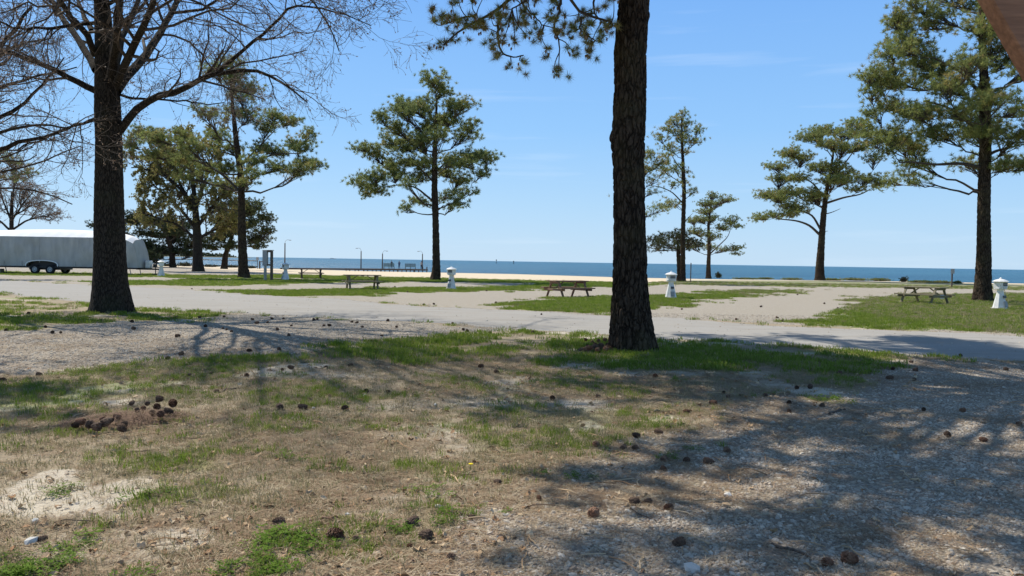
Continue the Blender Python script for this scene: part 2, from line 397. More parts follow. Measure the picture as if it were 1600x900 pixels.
NEEDLE_SPOTS = [(190, 660, 1.0, .5, 1), (780, 790, .5, .35, .9), (620, 870, .8, .3, .9), (960, 600, 1.5, 1.2, .8), (900, 760, .7, .35, .8), (980, 760, .6, .25, .7), (1180, 660, .9, .6, .9), (1240, 640, .8, .6, .8), (820, 720, .6, .4, .7), (940, 550, .9, .5, 1), (1150, 590, 2.0, .7, .7), (1500, 575, 3, .35, .8), (1120, 740, .5, .15, .7), (820, 860, .35, .2, .6), (480, 700, 1.2, .6, .35), (250, 590, 2, .6, .6), (700, 570, 2, .6, .6), (1450, 560, 2, .4, .8), (1380, 590, .8, .5, .7)]
def spots(x, y, L):
    r = np.zeros(x.shape)
    for u, v, a, b, s in L:
        c = P(u, v); d2 = ((x - c[0]) / a) ** 2 + ((y - c[1]) / b) ** 2
        r = np.maximum(r, s * np.exp(-d2 * 0.7))
    return r
def masks(x, y):
    t = land_t(x, y)
    wob = 0.05 + 0.012 * np.abs(y)
    nx = x + (fbm(x * .9, y * .9, 31, 3) - .5) * 10 * wob; ny = y + (fbm(x * .9, y * .9, 41, 3) - .5) * 10 * wob
    soft = 0.10 + 0.010 * np.abs(y)
    road = sstep(-1, 1, sdist(nx * .35 + x * .65, ny * .35 + y * .65, ROAD) / soft)
    rs = sdist(x, y, ROAD)
    far = (y > np.interp(x, [-60, -30, -11, 0, 12, 40], [60, 48, 34, 26, 19.5, 10])).astype(float)
    grass = np.zeros(x.shape)
    for pl, st in zip(GRASS, GSTR):
        grass = np.maximum(grass, st * sstep(-1, 1, sdist(nx, ny, pl) / (soft * 1.6)))
    gravel = far.copy()
    for pl in GRAVEL:
        gravel = np.maximum(gravel, sstep(-1, 1, sdist(nx, ny, pl) / (soft * 2.0)))
    lawn = 1 - np.maximum(far, 0)
    grass = grass * (1 - lawn * .75 * sstep(.44, .60, fbm(x * .75 + 3, y * .95, 64, 4)))
    patch = sstep(0.42, 0.66, fbm(x * 1.3, y * 1.3, 77, 4))
    grass = np.maximum(grass, 0.46 * patch * lawn * (1 - gravel))
    grass = np.maximum(grass, spots(nx * .3 + x * .7, ny * .3 + y * .7, GREEN_SPOTS))
    bare = np.maximum(spots(nx * .3 + x * .7, ny * .3 + y * .7, BARE_SPOTS), 0.95 * sstep(0.54, 0.66, fbm(x * 1.1 + 5, y * 1.1, 97, 4)) * lawn)
    needle = np.maximum(spots(nx * .4 + x * .6, ny * .4 + y * .6, NEEDLE_SPOTS), 0.65 * sstep(0.45, 0.68, fbm(x * .9 + 9, y * .9, 131, 4)) * lawn)
    beach = sstep(-0.06, 0.02, t) 
    grass = grass * (1 - beach); gravel = gravel * (1 - road) * (1 - beach)
    grass = grass * (1 - road)
    return dict(road=road, grass=grass, gravel=gravel, bare=bare * (1 - road), needle=needle * (1 - road) , beach=beach)

# ground material driven by the masks
M_ground = new_mat('ground_surface', (0.3, 0.25, 0.18), 0.95, 0.1)
t = NT(M_ground); pos = t.pos()
nA = t.noise(pos, 1.1, 5, 0.6); nB = t.noise(pos, 7.0, 5, 0.65); nC = t.noise(pos, 38.0, 4, 0.65); nD = t.noise(pos, 150.0, 3, 0.6)
fine = t.math('ADD', t.math('MULTIPLY', nB.outputs['Fac'], 0.5), t.math('MULTIPLY', nC.outputs['Fac'], 0.5))
def edge(a, lo=0.32, hi=0.62, amt=1.1):
    return t.mr(t.math('ADD', t.attr(a).outputs['Fac'], t.math('MULTIPLY', t.math('SUBTRACT', fine, 0.5), amt)), lo, hi)
fib = t.noise(t.mapping(pos, (1, 0.35, 1), (0, 0, 0.5)), 60, 4, 0.7)
soil = t.mix(t.mr(nC.outputs['Fac'], 0.3, 0.7), (0.215, 0.165, 0.115), (0.41, 0.335, 0.24))
soil = t.mix(t.mr(nA.outputs['Fac'], 0.35, 0.65, 0, .45), soil, (0.25, 0.215, 0.135))
soil = t.mix(t.mr(fib.outputs['Fac'], 0.50, 0.68, 0, .65), soil, (0.53, 0.45, 0.32))
soil = t.mix(t.mr(nD.outputs['Fac'], 0.60, 0.75, 0, .7), soil, (0.10, 0.07, 0.045))
bare = t.mix(t.mr(nD.outputs['Fac'], 0.3, 0.7), (0.47, 0.41, 0.32), (0.62, 0.555, 0.45))
c = t.mix(edge('bare', .45, .8), soil, bare)
ned = t.mix(t.mr(fib.outputs['Fac'], 0.35, 0.65), (0.14, 0.090, 0.055), (0.36, 0.275, 0.18))
c = t.mix(t.math('MULTIPLY', edge('needle', .45, .8), 0.75), c, ned)
# gravel
vg = t.voro(pos, 42.0); vg2 = t.voro(pos, 75.0)
gcol = t.mix(t.n('ShaderNodeSeparateColor').outputs[0], (0.26, 0.22, 0.175), (0.54, 0.47, 0.38))
sep = [n for n in t.t.nodes if n.type == 'SEPARATE_COLOR'][-1]; t.l(vg.outputs['Color'], sep.inputs[0])
gcol = t.mix(t.mr(vg.outputs['Distance'], 0.35, 0.75, 0, .55), gcol, (0.14, 0.11, 0.085))
gcol = t.mix(t.mr(nA.outputs['Fac'], 0.42, 0.7, 0, .45), gcol, (0.24, 0.20, 0.16))
lowg = t.math('GREATER_THAN', t.n('ShaderNodeSeparateXYZ').outputs[1], 24.0)
sx = [n for n in t.t.nodes if n.type == 'SEPXYZ'][-1]; t.l(pos, sx.inputs[0])
gfar = t.mix(t.mr(nC.outputs['Fac'], 0.35, 0.65), (0.27, 0.235, 0.19), (0.49, 0.44, 0.365))
gfar = t.mix(t.mr(nB.outputs['Fac'], 0.5, 0.75, 0, .35), gfar, (0.27, 0.23, 0.17))
nE = t.noise(pos, 17, 4, .75); gfar = t.mix(t.mr(nE.outputs['Fac'], .52, .68, 0, .6), gfar, (0.20, 0.175, 0.14)); gfar = t.mix(t.mr(nE.outputs['Fac'], .28, .42, .6, 0), gfar, (0.58, 0.53, 0.45))
gcol = t.mix(t.mr(sx.outputs[1], 14, 26), gcol, gfar)
c = t.mix(t.math('MULTIPLY', edge('gravel', .35, .6), 0.96), c, gcol)
c = t.mix(t.math('MULTIPLY', edge('needle', .62, .95, 1.4), 0.55), c, ned)
# grass
gn = t.noise(pos, 22, 4, 0.7)
gr = t.mix(t.mr(gn.outputs['Fac'], 0.3, 0.7), (0.105, 0.165, 0.020), (0.215, 0.275, 0.050))
gr = t.mix(t.mr(nB.outputs['Fac'], 0.42, 0.68, 0, .85), gr, (0.30, 0.25, 0.12))
gr = t.mix(t.mr(nC.outputs['Fac'], 0.58, 0.72, 0, .6), gr, (0.36, 0.31, 0.2))
c = t.mix(t.math('MULTIPLY', edge('grass', .30, .75, 1.3), .92), c, gr)
# road
rn = t.noise(pos, 90, 4, 0.7)
rc = t.mix(t.mr(rn.outputs['Fac'], 0.3, 0.7), (0.30, 0.285, 0.26), (0.40, 0.38, 0.35))
rc = t.mix(t.mr(nA.outputs['Fac'], 0.4, 0.7, 0, .35), rc, (0.33, 0.295, 0.25))
tr_ = t.noise(t.mapping(pos, (.25, 1.6, 1), (0, 0, .52)), 1.3, 4, .6)
rc = t.mix(t.mr(tr_.outputs['Fac'], .45, .68, 0, .5), rc, (0.27, 0.245, 0.21))
sp_ = t.noise(pos, 240, 2, .5); rc = t.mix(t.mr(sp_.outputs['Fac'], .62, .72, 0, .6), rc, (0.14, 0.125, 0.11))
rmask = edge('road', .35, .6, 1.0)
c = t.mix(rmask, c, rc)
# beach
bs = t.mix(t.mr(nB.outputs['Fac'], 0.3, 0.7), (0.58, 0.475, 0.335), (0.68, 0.57, 0.42))
c = t.mix(edge('beach', .35, .6), c, bs)
wet = t.mix(1.0, (1, 1, 1), (0.55, 0.5, 0.45))
c = t.mix(t.attr('wet').outputs['Fac'], c, (0.22, 0.17, 0.11))
t.color(c)
h = t.math('ADD', t.math('MULTIPLY', nC.outputs['Fac'], 0.6), t.math('MULTIPLY', t.math('SUBTRACT', 1.0, vg.outputs['Distance']), t.math('MULTIPLY', t.attr('gravel').outputs['Fac'], 0.8)))
h = t.math('ADD', h, t.math('MULTIPLY', nB.outputs['Fac'], 0.8))
h = t.math('MULTIPLY', h, t.math('SUBTRACT', 1.0, t.math('MULTIPLY', rmask, 0.9)))
t.bump(h, 0.8, 0.02)

def build_ground():
    sx_ = np.linspace(math.asinh(-600 / 4.), math.asinh(600 / 4.), 560); X = 4 * np.sinh(sx_)
    sy_ = np.linspace(math.asinh(-66 / 6.), math.asinh(480 / 6.), 520); Y = 6 + 6 * np.sinh(sy_)
    XX, YY = np.meshgrid(X, Y); x = XX.ravel(); y = YY.ravel()
    z = land_z(x, y); m = masks(x, y)
    z = z - 0.02 * m['road'] * 0
    tt = land_t(x, y); m['wet'] = sstep(0.90, 0.97, tt)
    ny, nx = XX.shape
    idx = np.arange(ny * nx).reshape(ny, nx)
    Q = np.stack([idx[:-1, :-1], idx[:-1, 1:], idx[1:, 1:], idx[1:, :-1]], -1).reshape(-1, 4)
    fm = {k: v[Q].mean(1) for k, v in m.items()}
    kind = np.zeros(len(Q), int)
    kind[(fm['gravel'] > .5) & (fm['grass'] < .45)] = 2
    kind[fm['road'] > .5] = 1
    kind[fm['beach'] > .5] = 3
    V = np.stack([x, y, z], 1)
    for k, nm in enumerate(['ground', 'road', 'gravel_pad', 'beach']):
        q = Q[kind == k]; used = np.unique(q); rem = np.zeros(len(V), int); rem[used] = np.arange(len(used))
        me = np_mesh(nm, V[used], rem[q], attrs={a: b[used] for a, b in m.items()})
        o = link(nm, me, M_ground); tag(o, kind='structure')
build_ground()

# water
M_water = new_mat('sea_water', (0.020, 0.105, 0.150), 0.35, 0.3)
t = NT(M_water); wp = t.pos()
w1 = t.noise(t.mapping(wp, (0.10, 0.28, 1), (0, 0, 0.25)), 1.0, 6, 0.7)
w2 = t.noise(t.mapping(wp, (0.012, 0.05, 1), (0, 0, 0.1)), 1.0, 5, 0.65)
hw = t.math('ADD', w1.outputs['Fac'], t.math('MULTIPLY', w2.outputs['Fac'], 2.0))
t.bump(hw, 1.0, 1.6)
w3 = t.noise(t.mapping(wp, (0.004, 0.045, 1), (0, 0, 0.06)), 1.0, 6, 0.7)
t.color(t.mix(t.mr(w3.outputs['Fac'], 0.38, 0.62), (0.012, 0.072, 0.130), (0.046, 0.160, 0.225)))
mb = MB(); mb.add([(-24000, 40, WATER_Z), (24000, 40, WATER_Z), (24000, 30000, WATER_Z), (-24000, 30000, WATER_Z)], [(0, 1, 2, 3)])
tag(mb.build('sea_water', M_water), kind='structure')

# ------------------------------------------------------------------ trees
class Wood:
    def __init__(s): s.V = []; s.Q = []; s.n = 0
    def add(s, Pt, R, k=4):
        if Pt.ndim == 2: Pt = Pt[None]; R = R[None]
        V, Q = tube_batch(Pt, R, k, s.n); s.V.append(V); s.Q.append(Q); s.n += len(V)
    def build(s, name, mat, parent):
        if not s.V: return None
        return link(name, np_mesh(name, np.concatenate(s.V), np.concatenate(s.Q)), mat, parent)
class Needles:
    """bursts of thin triangles"""
    def __init__(s, seed=1): s.V = []; s.t = []; s.d = []; s.rng = np.random.default_rng(seed)
    def add(s, C, D, L, w, K, spread=1.0, tint=0.5, dry=0.0, hang=0.0):
        rng = s.rng; n = len(C)
        if n == 0: return
        d = nrm(D[:, None, :] * 0.75 + spread * nrm(rng.normal(size=(n, K, 3)))); d[..., 2] -= hang; d = nrm(d)
        LL = (np.asarray(L).reshape(-1, 1) if not np.isscalar(L) else L) * rng.uniform(0.65, 1.1, (n, K))
        side = nrm(np.cross(d, rng.normal(size=(n, K, 3))))
        base = C[:, None, :] + d * (LL * 0.1)[..., None]
        tip = C[:, None, :] + d * LL[..., None]
        ww = w * rng.uniform(.7, 1.3, (n, K))[..., None]
        V = np.stack([base - side * ww * .5, base + side * ww * .5, tip], 2).reshape(-1, 3)
        s.V.append(V)
        tt = np.broadcast_to(np.asarray(tint).reshape(-1, 1) if not np.isscalar(tint) else tint, (n, K)) + rng.uniform(-.2, .2, (n, K))
        dd = np.broadcast_to(np.asarray(dry).reshape(-1, 1) if not np.isscalar(dry) else dry, (n, K)) + rng.uniform(-.1, .1, (n, K))
        s.t.append(np.repeat(np.clip(tt, 0, 1).ravel(), 3)); s.d.append(np.repeat(np.clip(dd, 0, 1).ravel(), 3))
    def build(s, name, mat, parent):
        V = np.concatenate(s.V); T = np.arange(len(V)).reshape(-1, 3)
        o = link(name, np_mesh(name, V, None, T, smooth=False, attrs={'tint': np.concatenate(s.t), 'dry': np.concatenate(s.d)}), mat, parent)
        tag(o, kind='stuff'); return o

def detailed_trunk(name, pts, rad, parent, mat, rows=420, sides=72, amp=0.02, cell=(11, 11, 4.2), flare=0.0, lobes=5, seed=0, knots=()):
    """trunk with bark plates in relief; pts local, rad along"""
    c = resample(pts, rows); d = np.r_[0, np.cumsum(np.linalg.norm(np.diff(np.asarray(pts, float), axis=0), axis=1))]
    r = np.interp(np.linspace(0, d[-1], rows), d, rad)
    a = np.linspace(0, 2 * math.pi, sides, endpoint=False)
    h = np.linspace(0, d[-1], rows)
    fl = flare * np.exp(-h / 0.35)
    RR = r[:, None] * (1 + 0.04 * np.sin(a * 2 + h[:, None] * .6 + seed) + 0.03 * np.sin(a * 3 - h[:, None] * .9)) + fl[:, None] * (0.55 + 0.45 * np.cos(a * lobes + seed + .6 * np.sin(a * 2)))
    V = c[:, None, :] + RR[..., None] * np.stack([np.cos(a), np.sin(a), 0 * a], -1)[None]
    Vf = V.reshape(-1, 3)
    q = Vf * np.array(cell) ; w = np.stack([vnoise(q[:, 0] * .7 + q[:, 2] * .5, q[:, 1] * .7, 3 + i) for i in range(3)], 1)
    f1, f2 = voro3(q + (w - .5) * 1.3, seed)
    pl = sstep(0.0, 0.28, f2 - f1) - 0.6
    det = fbm(q[:, 0] * 3 + q[:, 1], q[:, 2] * 2.4 + q[:, 1] * 2.6, seed, 3) - .5
    disp = amp * pl + amp * 0.8 * det
    nn = nrm(np.stack([np.cos(np.tile(a, rows)), np.sin(np.tile(a, rows)), np.zeros(rows * sides)], 1))
    Vf = Vf + nn * disp[:, None]
    for kp, kr, ka in knots:
        dd = np.linalg.norm(Vf - np.array(kp), axis=1); Vf = Vf + nn * (ka * np.exp(-(dd / kr) ** 2))[:, None]
    idx = np.arange(rows * sides).reshape(rows, sides); i2 = np.roll(idx, -1, 1)
    Q = np.stack([idx[:-1], i2[:-1], i2[1:], idx[1:]], -1).reshape(-1, 4)
    return link(name, np_mesh(name, Vf, Q), mat, parent)

def bez(a, b, c, m):
    t = np.linspace(0, 1, m)[None, :, None]
    return (1 - t) ** 2 * a[:, None] + 2 * t * (1 - t) * b[:, None] + t * t * c[:, None]

def pine(base_px, trunk_px, rad_px, pads, label, name='pine_tree', mat=M_needle, seed=1, rise=0.35, dens=1.0, L=0.29, w=0.034, K=24, dry=0.12, tint=0.5,
         limbs=(), depth=0.75, group=None, cat='tree', Y=None, dead=(), crown_R=None, cones=0, drytop=0.0, nclump=1.0, flat=1.0):
    rng = np.random.default_rng(seed)
    B = G(*base_px) if Y is None else PD(base_px[0], base_px[1], Y)
    D = B[1]; s = D / F_PX
    root = empty(name, B, 0, label, cat, group)
    def loc(u, v, dy=0.0):
        return PD(u, v, D) - B + np.array([0, dy, 0])
    tp = np.array([loc(u, v) for u, v in trunk_px]); tp[0] = (0, 0, -0.15)
    tr = np.array(rad_px) * s
    big = D < 50
    trk = detailed_trunk('trunk', tp, tr, root, M_pinebark, rows=int(60 + 8 * tp[-1][2]) if not big else 300, sides=20 if not big else 48, amp=0.035 if not big else 0.028, cell=(6, 6, 2.5) if not big else (9, 9, 3.5), flare=0.10 + tr[0] * .15, seed=seed)
    wd = Wood(); nd = Needles(seed + 5)
    zmax = tp[-1][2]
    def trunk_at(z):
        z = np.clip(z, 0.2, zmax)
        return np.stack([np.interp(z, tp[:, 2], tp[:, 0]), np.interp(z, tp[:, 2], tp[:, 1]), z], -1), np.interp(z, tp[:, 2], tr)
    pads = np.array(pads, float)
    lx = np.array([loc(u, v) for u, v in pads[:, :2]]); rx = pads[:, 2] * s * 1.15; rz = pads[:, 3] * s * 1.2
    cx, _ = trunk_at(lx[:, 2]); hd = np.abs(lx[:, 0] - cx[:, 0])
    R = crown_R if crown_R else (np.percentile(hd, 92) + 0.3)
    dy = np.sqrt(np.maximum(R * R - hd * hd, (0.15 * R) ** 2)) * rng.uniform(-1, 1, len(pads)) * depth
    lx[:, 1] = dy
    dist = np.hypot(lx[:, 0] - cx[:, 0], lx[:, 1])
    zb = lx[:, 2] - rise * dist - 0.3 * rz - rng.uniform(0, .6, len(pads))
    zmin = min(lx[:, 2]) * 0.93
    zb = np.clip(zb, zmin, zmax * 0.97)
    st, sr = trunk_at(zb)
    end = lx - np.array([0, 0, 1]) * (rz * 0.35)[:, None]
    LQ = []
    for pl_, r_ in limbs:
        q = np.array([loc(*a) for a in pl_]); q[:, 1] += np.linspace(0, rng.uniform(-.6, .6), len(q))
        q = resample(q, 14); wd.add(q, np.linspace(r_, r_ * .35, 14) * s, 7); LQ.append(q[3:])
    pool = np.concatenate(LQ) if LQ else np.zeros((0, 3)); Pb = np.zeros((len(pads), 9, 3)); Rb = np.zeros((len(pads), 9))
    for i in np.argsort(dist):
        a_ = st[i]; cap = sr[i] * .5; own = True
        if len(pool):
            dq = np.linalg.norm(pool - end[i], axis=1) + 1.2 * np.maximum(0, pool[:, 2] - end[i][2]); j = int(np.argmin(dq))
            if dq[j] < .62 * np.linalg.norm(end[i] - a_): a_ = pool[j]; cap = .035; own = False
        dd_ = np.linalg.norm(end[i] - a_)
        md_ = (a_ + end[i]) / 2 + np.array([0, 0, -.10 * dd_]) + rng.normal(size=3) * .10 * dd_
        pb_ = bez(a_[None], md_[None], end[i][None], 9)[0]; pb_[1:-1] += rng.normal(size=(7, 3)) * .02 * dd_
        Pb[i] = pb_; Rb[i] = np.linspace(1, .35, 9) * min(cap, (.016 if own else .010) * dd_ + .012)
        pool = np.concatenate([pool, pb_[3:]])
    wd.add(Pb, Rb, 6)
    # clumps
    for i in range(len(pads)):
        vol = rx[i] * rz[i] / (L * L)
        nc = max(5, int(vol * 3.1 * dens * nclump))
        u = nrm(rng.normal(size=(nc, 3))) * (rng.uniform(0, 1, (nc, 1)) ** 0.45) * np.where(rng.uniform(size=(nc, 1)) < .2, 1.35, 1.0)
        u[:, 2] = np.where(u[:, 2] < 0, u[:, 2] * 0.5 * flat, u[:, 2])
        cc = lx[i] + u * np.array([rx[i], rx[i] * .9, rz[i]])
        # twigs to clumps, from points on the branch
        tb = rng.uniform(0.5, 1.0, nc); bi = np.clip((tb * 8).astype(int), 0, 8); sp = Pb[i][bi]
        md = (sp + cc) / 2 + rng.normal(size=(nc, 3)) * 0.08 * rx[i] - np.array([0, 0, .05])
        wd.add(bez(sp, md, cc, 4), np.full((nc, 4), 1.0) * np.linspace(0.016, 0.007, 4)[None] * (1 + D / 90), 3)
        nt_ = 4
        tc = (cc[:, None, :] + rng.normal(size=(nc, nt_, 3)) * L * np.array([.95, .95, .60])).reshape(-1, 3)
        dd = nrm(np.repeat(u, nt_, 0) * 0.5 + np.array([0, 0, .7]) + rng.normal(size=(nc * nt_, 3)) * .35)
        ct = np.repeat(rng.uniform(-.3, .3, nc), nt_) + tint + rng.uniform(-.15, .15)
        cd = np.repeat(np.where(rng.uniform(size=nc) < dry, rng.uniform(.4, .9, nc), rng.uniform(0, .2, nc)), nt_)
        nd.add(tc, dd, L, w, K, 1.0, np.clip(ct, 0, 1), np.clip(cd, 0, 1))
    for pl_, r_ in dead:
        q = resample(np.array([loc(*a) for a in pl_]), 8); wd.add(q, np.linspace(r_, r_ * .3, 8) * s, 5)
    wd.build('branches', M_branch, root)
    nd.build('foliage', mat, root)
    return root, nd

def padgrid(pts, rx, ry):
    return [(p[0], p[1], p[2] if len(p) > 2 else rx, p[3] if len(p) > 3 else ry) for p in pts]

# the lone pine on the beach edge
pads680 = padgrid([(683, 140), (692, 150), (664, 155), (628, 164), (604, 192, 14, 9), (652, 172), (712, 168), (728, 174, 14, 9), (680, 180), (636, 184), (620, 204), (668, 198), (704, 192), (738, 196, 14, 9), (724, 208), (600, 216), (568, 232, 13, 8), (584, 240),
    (628, 228), (660, 224), (692, 224), (752, 236, 15, 8), (762, 254, 13, 8), (736, 246), (604, 254), (636, 252), (664, 256), (700, 248), (728, 262), (558, 284, 12, 8), (576, 292, 14, 8), (592, 280), (616, 272), (572, 304, 10, 6), (598, 300, 14, 8), (652, 276), (754, 272, 14, 7), (712, 278),
    (696, 304, 14, 7), (720, 318, 12, 7), (704, 320, 10, 6), (662, 316, 11, 6), (628, 324, 11, 5), (640, 310, 12, 5), (728, 300, 13, 7), (640, 215), (690, 262), (645, 292, 12, 6)], 17, 11)
pine((680, 438), [(681, 438), (682, 420), (681, 360), (679, 300), (679, 240), (681, 190), (683, 150)], [8, 6.5, 5.2, 4.8, 3.6, 2.2, 1.0], pads680,
     'tall full-crowned pine standing alone at the edge of the beach, right of the pier', seed=3, dens=1.4, dry=.06, tint=.48, limbs=[([(677, 315), (650, 292), (625, 288), (600, 292)], 1.8), ([(678, 285), (655, 262), (640, 250)], 1.8), ([(680, 270), (700, 250), (715, 240)], 1.6)])

# spreading pine on the shore
pads1281 = padgrid([(1229, 240), (1221, 258), (1260, 218), (1283, 203), (1311, 197), (1338, 195), (1353, 210, 14, 7), (1314, 212), (1276, 232), (1252, 247), (1303, 237), (1330, 234), (1353, 252, 13, 7), (1268, 267), (1229, 276), (1245, 280), (1291, 263), (1326, 270), (1196, 304, 16, 6), (1221, 305),
    (1252, 294), (1283, 286), (1314, 284), (1342, 282), (1360, 291, 13, 6), (1188, 341, 14, 5), (1209, 337, 18, 5), (1233, 335, 17, 5), (1252, 326), (1229, 321, 18, 5), (1276, 309), (1330, 297, 15, 5), (1208, 312, 14, 6), (1262, 305)], 19, 7.5)
pine((1281, 438), [(1281, 438), (1281, 415), (1284, 370), (1287, 335), (1291, 300), (1299, 260), (1305, 220)], [7.5, 6, 5, 4.5, 3, 2, 1], pads1281,
     'wide spreading pine with flat layered crown on the grassy shore right of centre', seed=8, dens=1.35, rise=.45, dry=.14, tint=.75,
     limbs=[([(1282, 368), (1265, 352), (1245, 345), (1212, 342)], 2.2), ([(1284, 362), (1270, 335), (1248, 328), (1225, 325)], 2.0), ([(1289, 318), (1320, 308), (1345, 304), (1360, 296)], 2.0), ([(1289, 310), (1270, 285), (1250, 275)], 1.8), ([(1292, 295), (1315, 262), (1335, 235)], 2)],
     dead=[([(1287, 335), (1300, 332), (1313, 326)], 1.0), ([(1284, 362), (1294, 361)], .8)])

# the sparse tall pine, its neighbours
pads1065 = padgrid([(1067, 178, 9, 7), (1055, 190), (1075, 194), (1085, 206, 8, 7), (1045, 200), (1034, 213, 9, 7), (1058, 208), (1080, 222), (1048, 228), (1070, 236, 9, 6), (1050, 263, 10, 6), (1071, 267, 9, 5), (1076, 280, 8, 4), (1080, 300, 9, 5), (1042, 321, 15, 5), (1056, 316, 11, 5), (1052, 288, 10, 5), (1040, 245, 9, 5), (1036, 262, 9, 5), (1062, 220)], 11, 7)
pine((1066, 440), [(1066, 440), (1067, 425), (1067, 370), (1069, 300), (1066, 230), (1065, 185)], [4.8, 4, 3.6, 3, 2, 1], pads1065,
     'tall thin sparse pine with brownish needles, directly right of the big trunk', seed=21, dens=1.15, dry=.4, tint=.6, K=18, rise=.5, dead=[([(1068, 350), (1077, 338), (1083, 333)], .7), ([(1068, 330), (1060, 322), (1052, 318)], .7), ([(1068, 372), (1060, 368)], .6)],
     limbs=[([(1068, 268), (1055, 255), (1046, 240)], 1.2), ([(1069, 320), (1050, 300), (1030, 292), (1012, 290)], 1.2)])
pads1005 = padgrid([(1012, 243, 12, 8), (1030, 253, 14, 7), (1018, 262, 14, 8), (1022, 282, 12, 6), (1036, 268, 12, 6), (1014, 300, 11, 6), (1015, 333, 11, 6), (1030, 325, 14, 5), (1005, 270, 14, 9), (996, 250, 14, 9), (985, 280, 14, 9), (990, 230, 12, 8), (980, 310, 14, 8)], 12, 7)
pine((1002, 441), [(1000, 441), (999, 380), (997, 300), (995, 240)], [5, 4, 3, 1.5], pads1005,
     'pine hidden behind the big trunk, only its brownish right-hand branches showing', seed=25, dens=1.1, dry=.35, tint=.5, K=12)
padsflat = padgrid([(1022, 373, 15, 7), (1040, 381, 16, 6), (1060, 372, 16, 8), (1080, 379, 14, 6), (1096, 384, 12, 5), (1014, 386, 9, 4), (1048, 366, 14, 6), (1030, 390, 14, 4), (1070, 388, 14, 5)], 12, 7)
pine((1061, 439), [(1061, 439), (1061, 420), (1060, 395), (1059, 375)], [3.8, 3.2, 3, 1.5], padsflat,
     'low dark flat-topped tree behind the sparse pine', seed=31, mat=M_dark, name='evergreen_tree', dens=1.0, dry=.15, tint=.6, rise=.2)
pads1107 = padgrid([(1112, 306, 9, 6), (1136, 312), (1124, 318), (1097, 319), (1103, 330), (1093, 344), (1116, 341), (1143, 345), (1150, 353, 9, 5), (1128, 356), (1085, 362), (1104, 369), (1147, 388, 11, 4), (1132, 390, 12, 4), (1152, 397, 8, 3), (1112, 386, 12, 5), (1083, 383, 12, 5), (1078, 346, 10, 5)], 13, 6)
pine((1107, 434), [(1107, 434), (1107, 415), (1108, 385), (1107, 350), (1111, 318)], [4, 3.2, 2.8, 2, 1], pads1107,
     'small bushy pine with loose layers, rightmost of the group beside the sparse pine', seed=33, dens=.95, dry=.12, tint=.5, limbs=[([(1108, 398), (1122, 385), (1138, 370), (1142, 358)], 1.2)])

# big pine on the right
pads1535 = padgrid([(1461, 11), (1494, 22), (1533, 17), (1439, 44), (1472, 50), (1511, 50), (1550, 50), (1580, 30), (1389, 85, 20, 12), (1422, 74), (1456, 83), (1494, 83), (1539, 83), (1578, 83), (1360, 118, 17, 11), (1383, 122), (1422, 117), (1467, 122), (1506, 117), (1550, 128), (1589, 117),
    (1363, 144, 16, 10), (1406, 156), (1444, 150), (1483, 156), (1522, 161), (1561, 161), (1376, 172, 20, 12), (1411, 183), (1456, 189), (1494, 194), (1533, 189), (1578, 189), (1352, 200, 18, 10), (1358, 222, 18, 10), (1389, 215), (1380, 237, 14, 8), (1428, 222), (1467, 222), (1506, 217), (1556, 224), (1594, 217),
    (1472, 244, 22, 10), (1452, 250, 18, 8), (1417, 278, 14, 9), (1437, 283, 12, 8), (1450, 266, 14, 7), (1404, 288, 9, 8), (1567, 244), (1589, 265, 22, 12), (1558, 262, 16, 10), (1625, 250), (1640, 210), (1650, 160), (1630, 120), (1660, 90), (1620, 60), (1680, 190), (1640, 20), (1600, -10), (1560, -15), (1520, -25), (1480, -20), (1440, 10), (1500, -60), (1550, -60), (1590, -50), (1530, -100), (1560, -100), (1620, -60), (1510, -85), (1455, -5), (1480, 15), (1510, 5), (1555, 15), (1575, 5), (1500, 65), (1525, 70), (1480, 105), (1520, 100), (1560, 100), (1450, 115), (1500, 140), (1460, 170), (1505, 175), (1550, 185), (1430, 200), (1490, 205), (1530, 210), (1405, 105), (1575, 205)], 26, 14)
pine((1535, 470), [(1535, 470), (1536, 440), (1537, 400), (1537, 330), (1540, 220), (1538, 140), (1535, 60), (1532, -60), (1532, -110)], [14, 11.5, 10.5, 9.5, 8, 6.5, 5, 2.5, 1.2], pads1535,
     'big dense pine on the right edge of the lawn, beside the white lighthouse pedestal', seed=41, dens=1.1, dry=.14, tint=.75, L=.26, w=.026, K=24, crown_R=5.0,
     limbs=[([(1533, 262), (1500, 255), (1455, 259), (1420, 254), (1398, 256)], 3), ([(1537, 225), (1510, 190), (1480, 170), (1440, 160)], 3), ([(1540, 245), (1560, 235), (1600, 225)], 3), ([(1536, 150), (1500, 110), (1460, 90)], 3)])

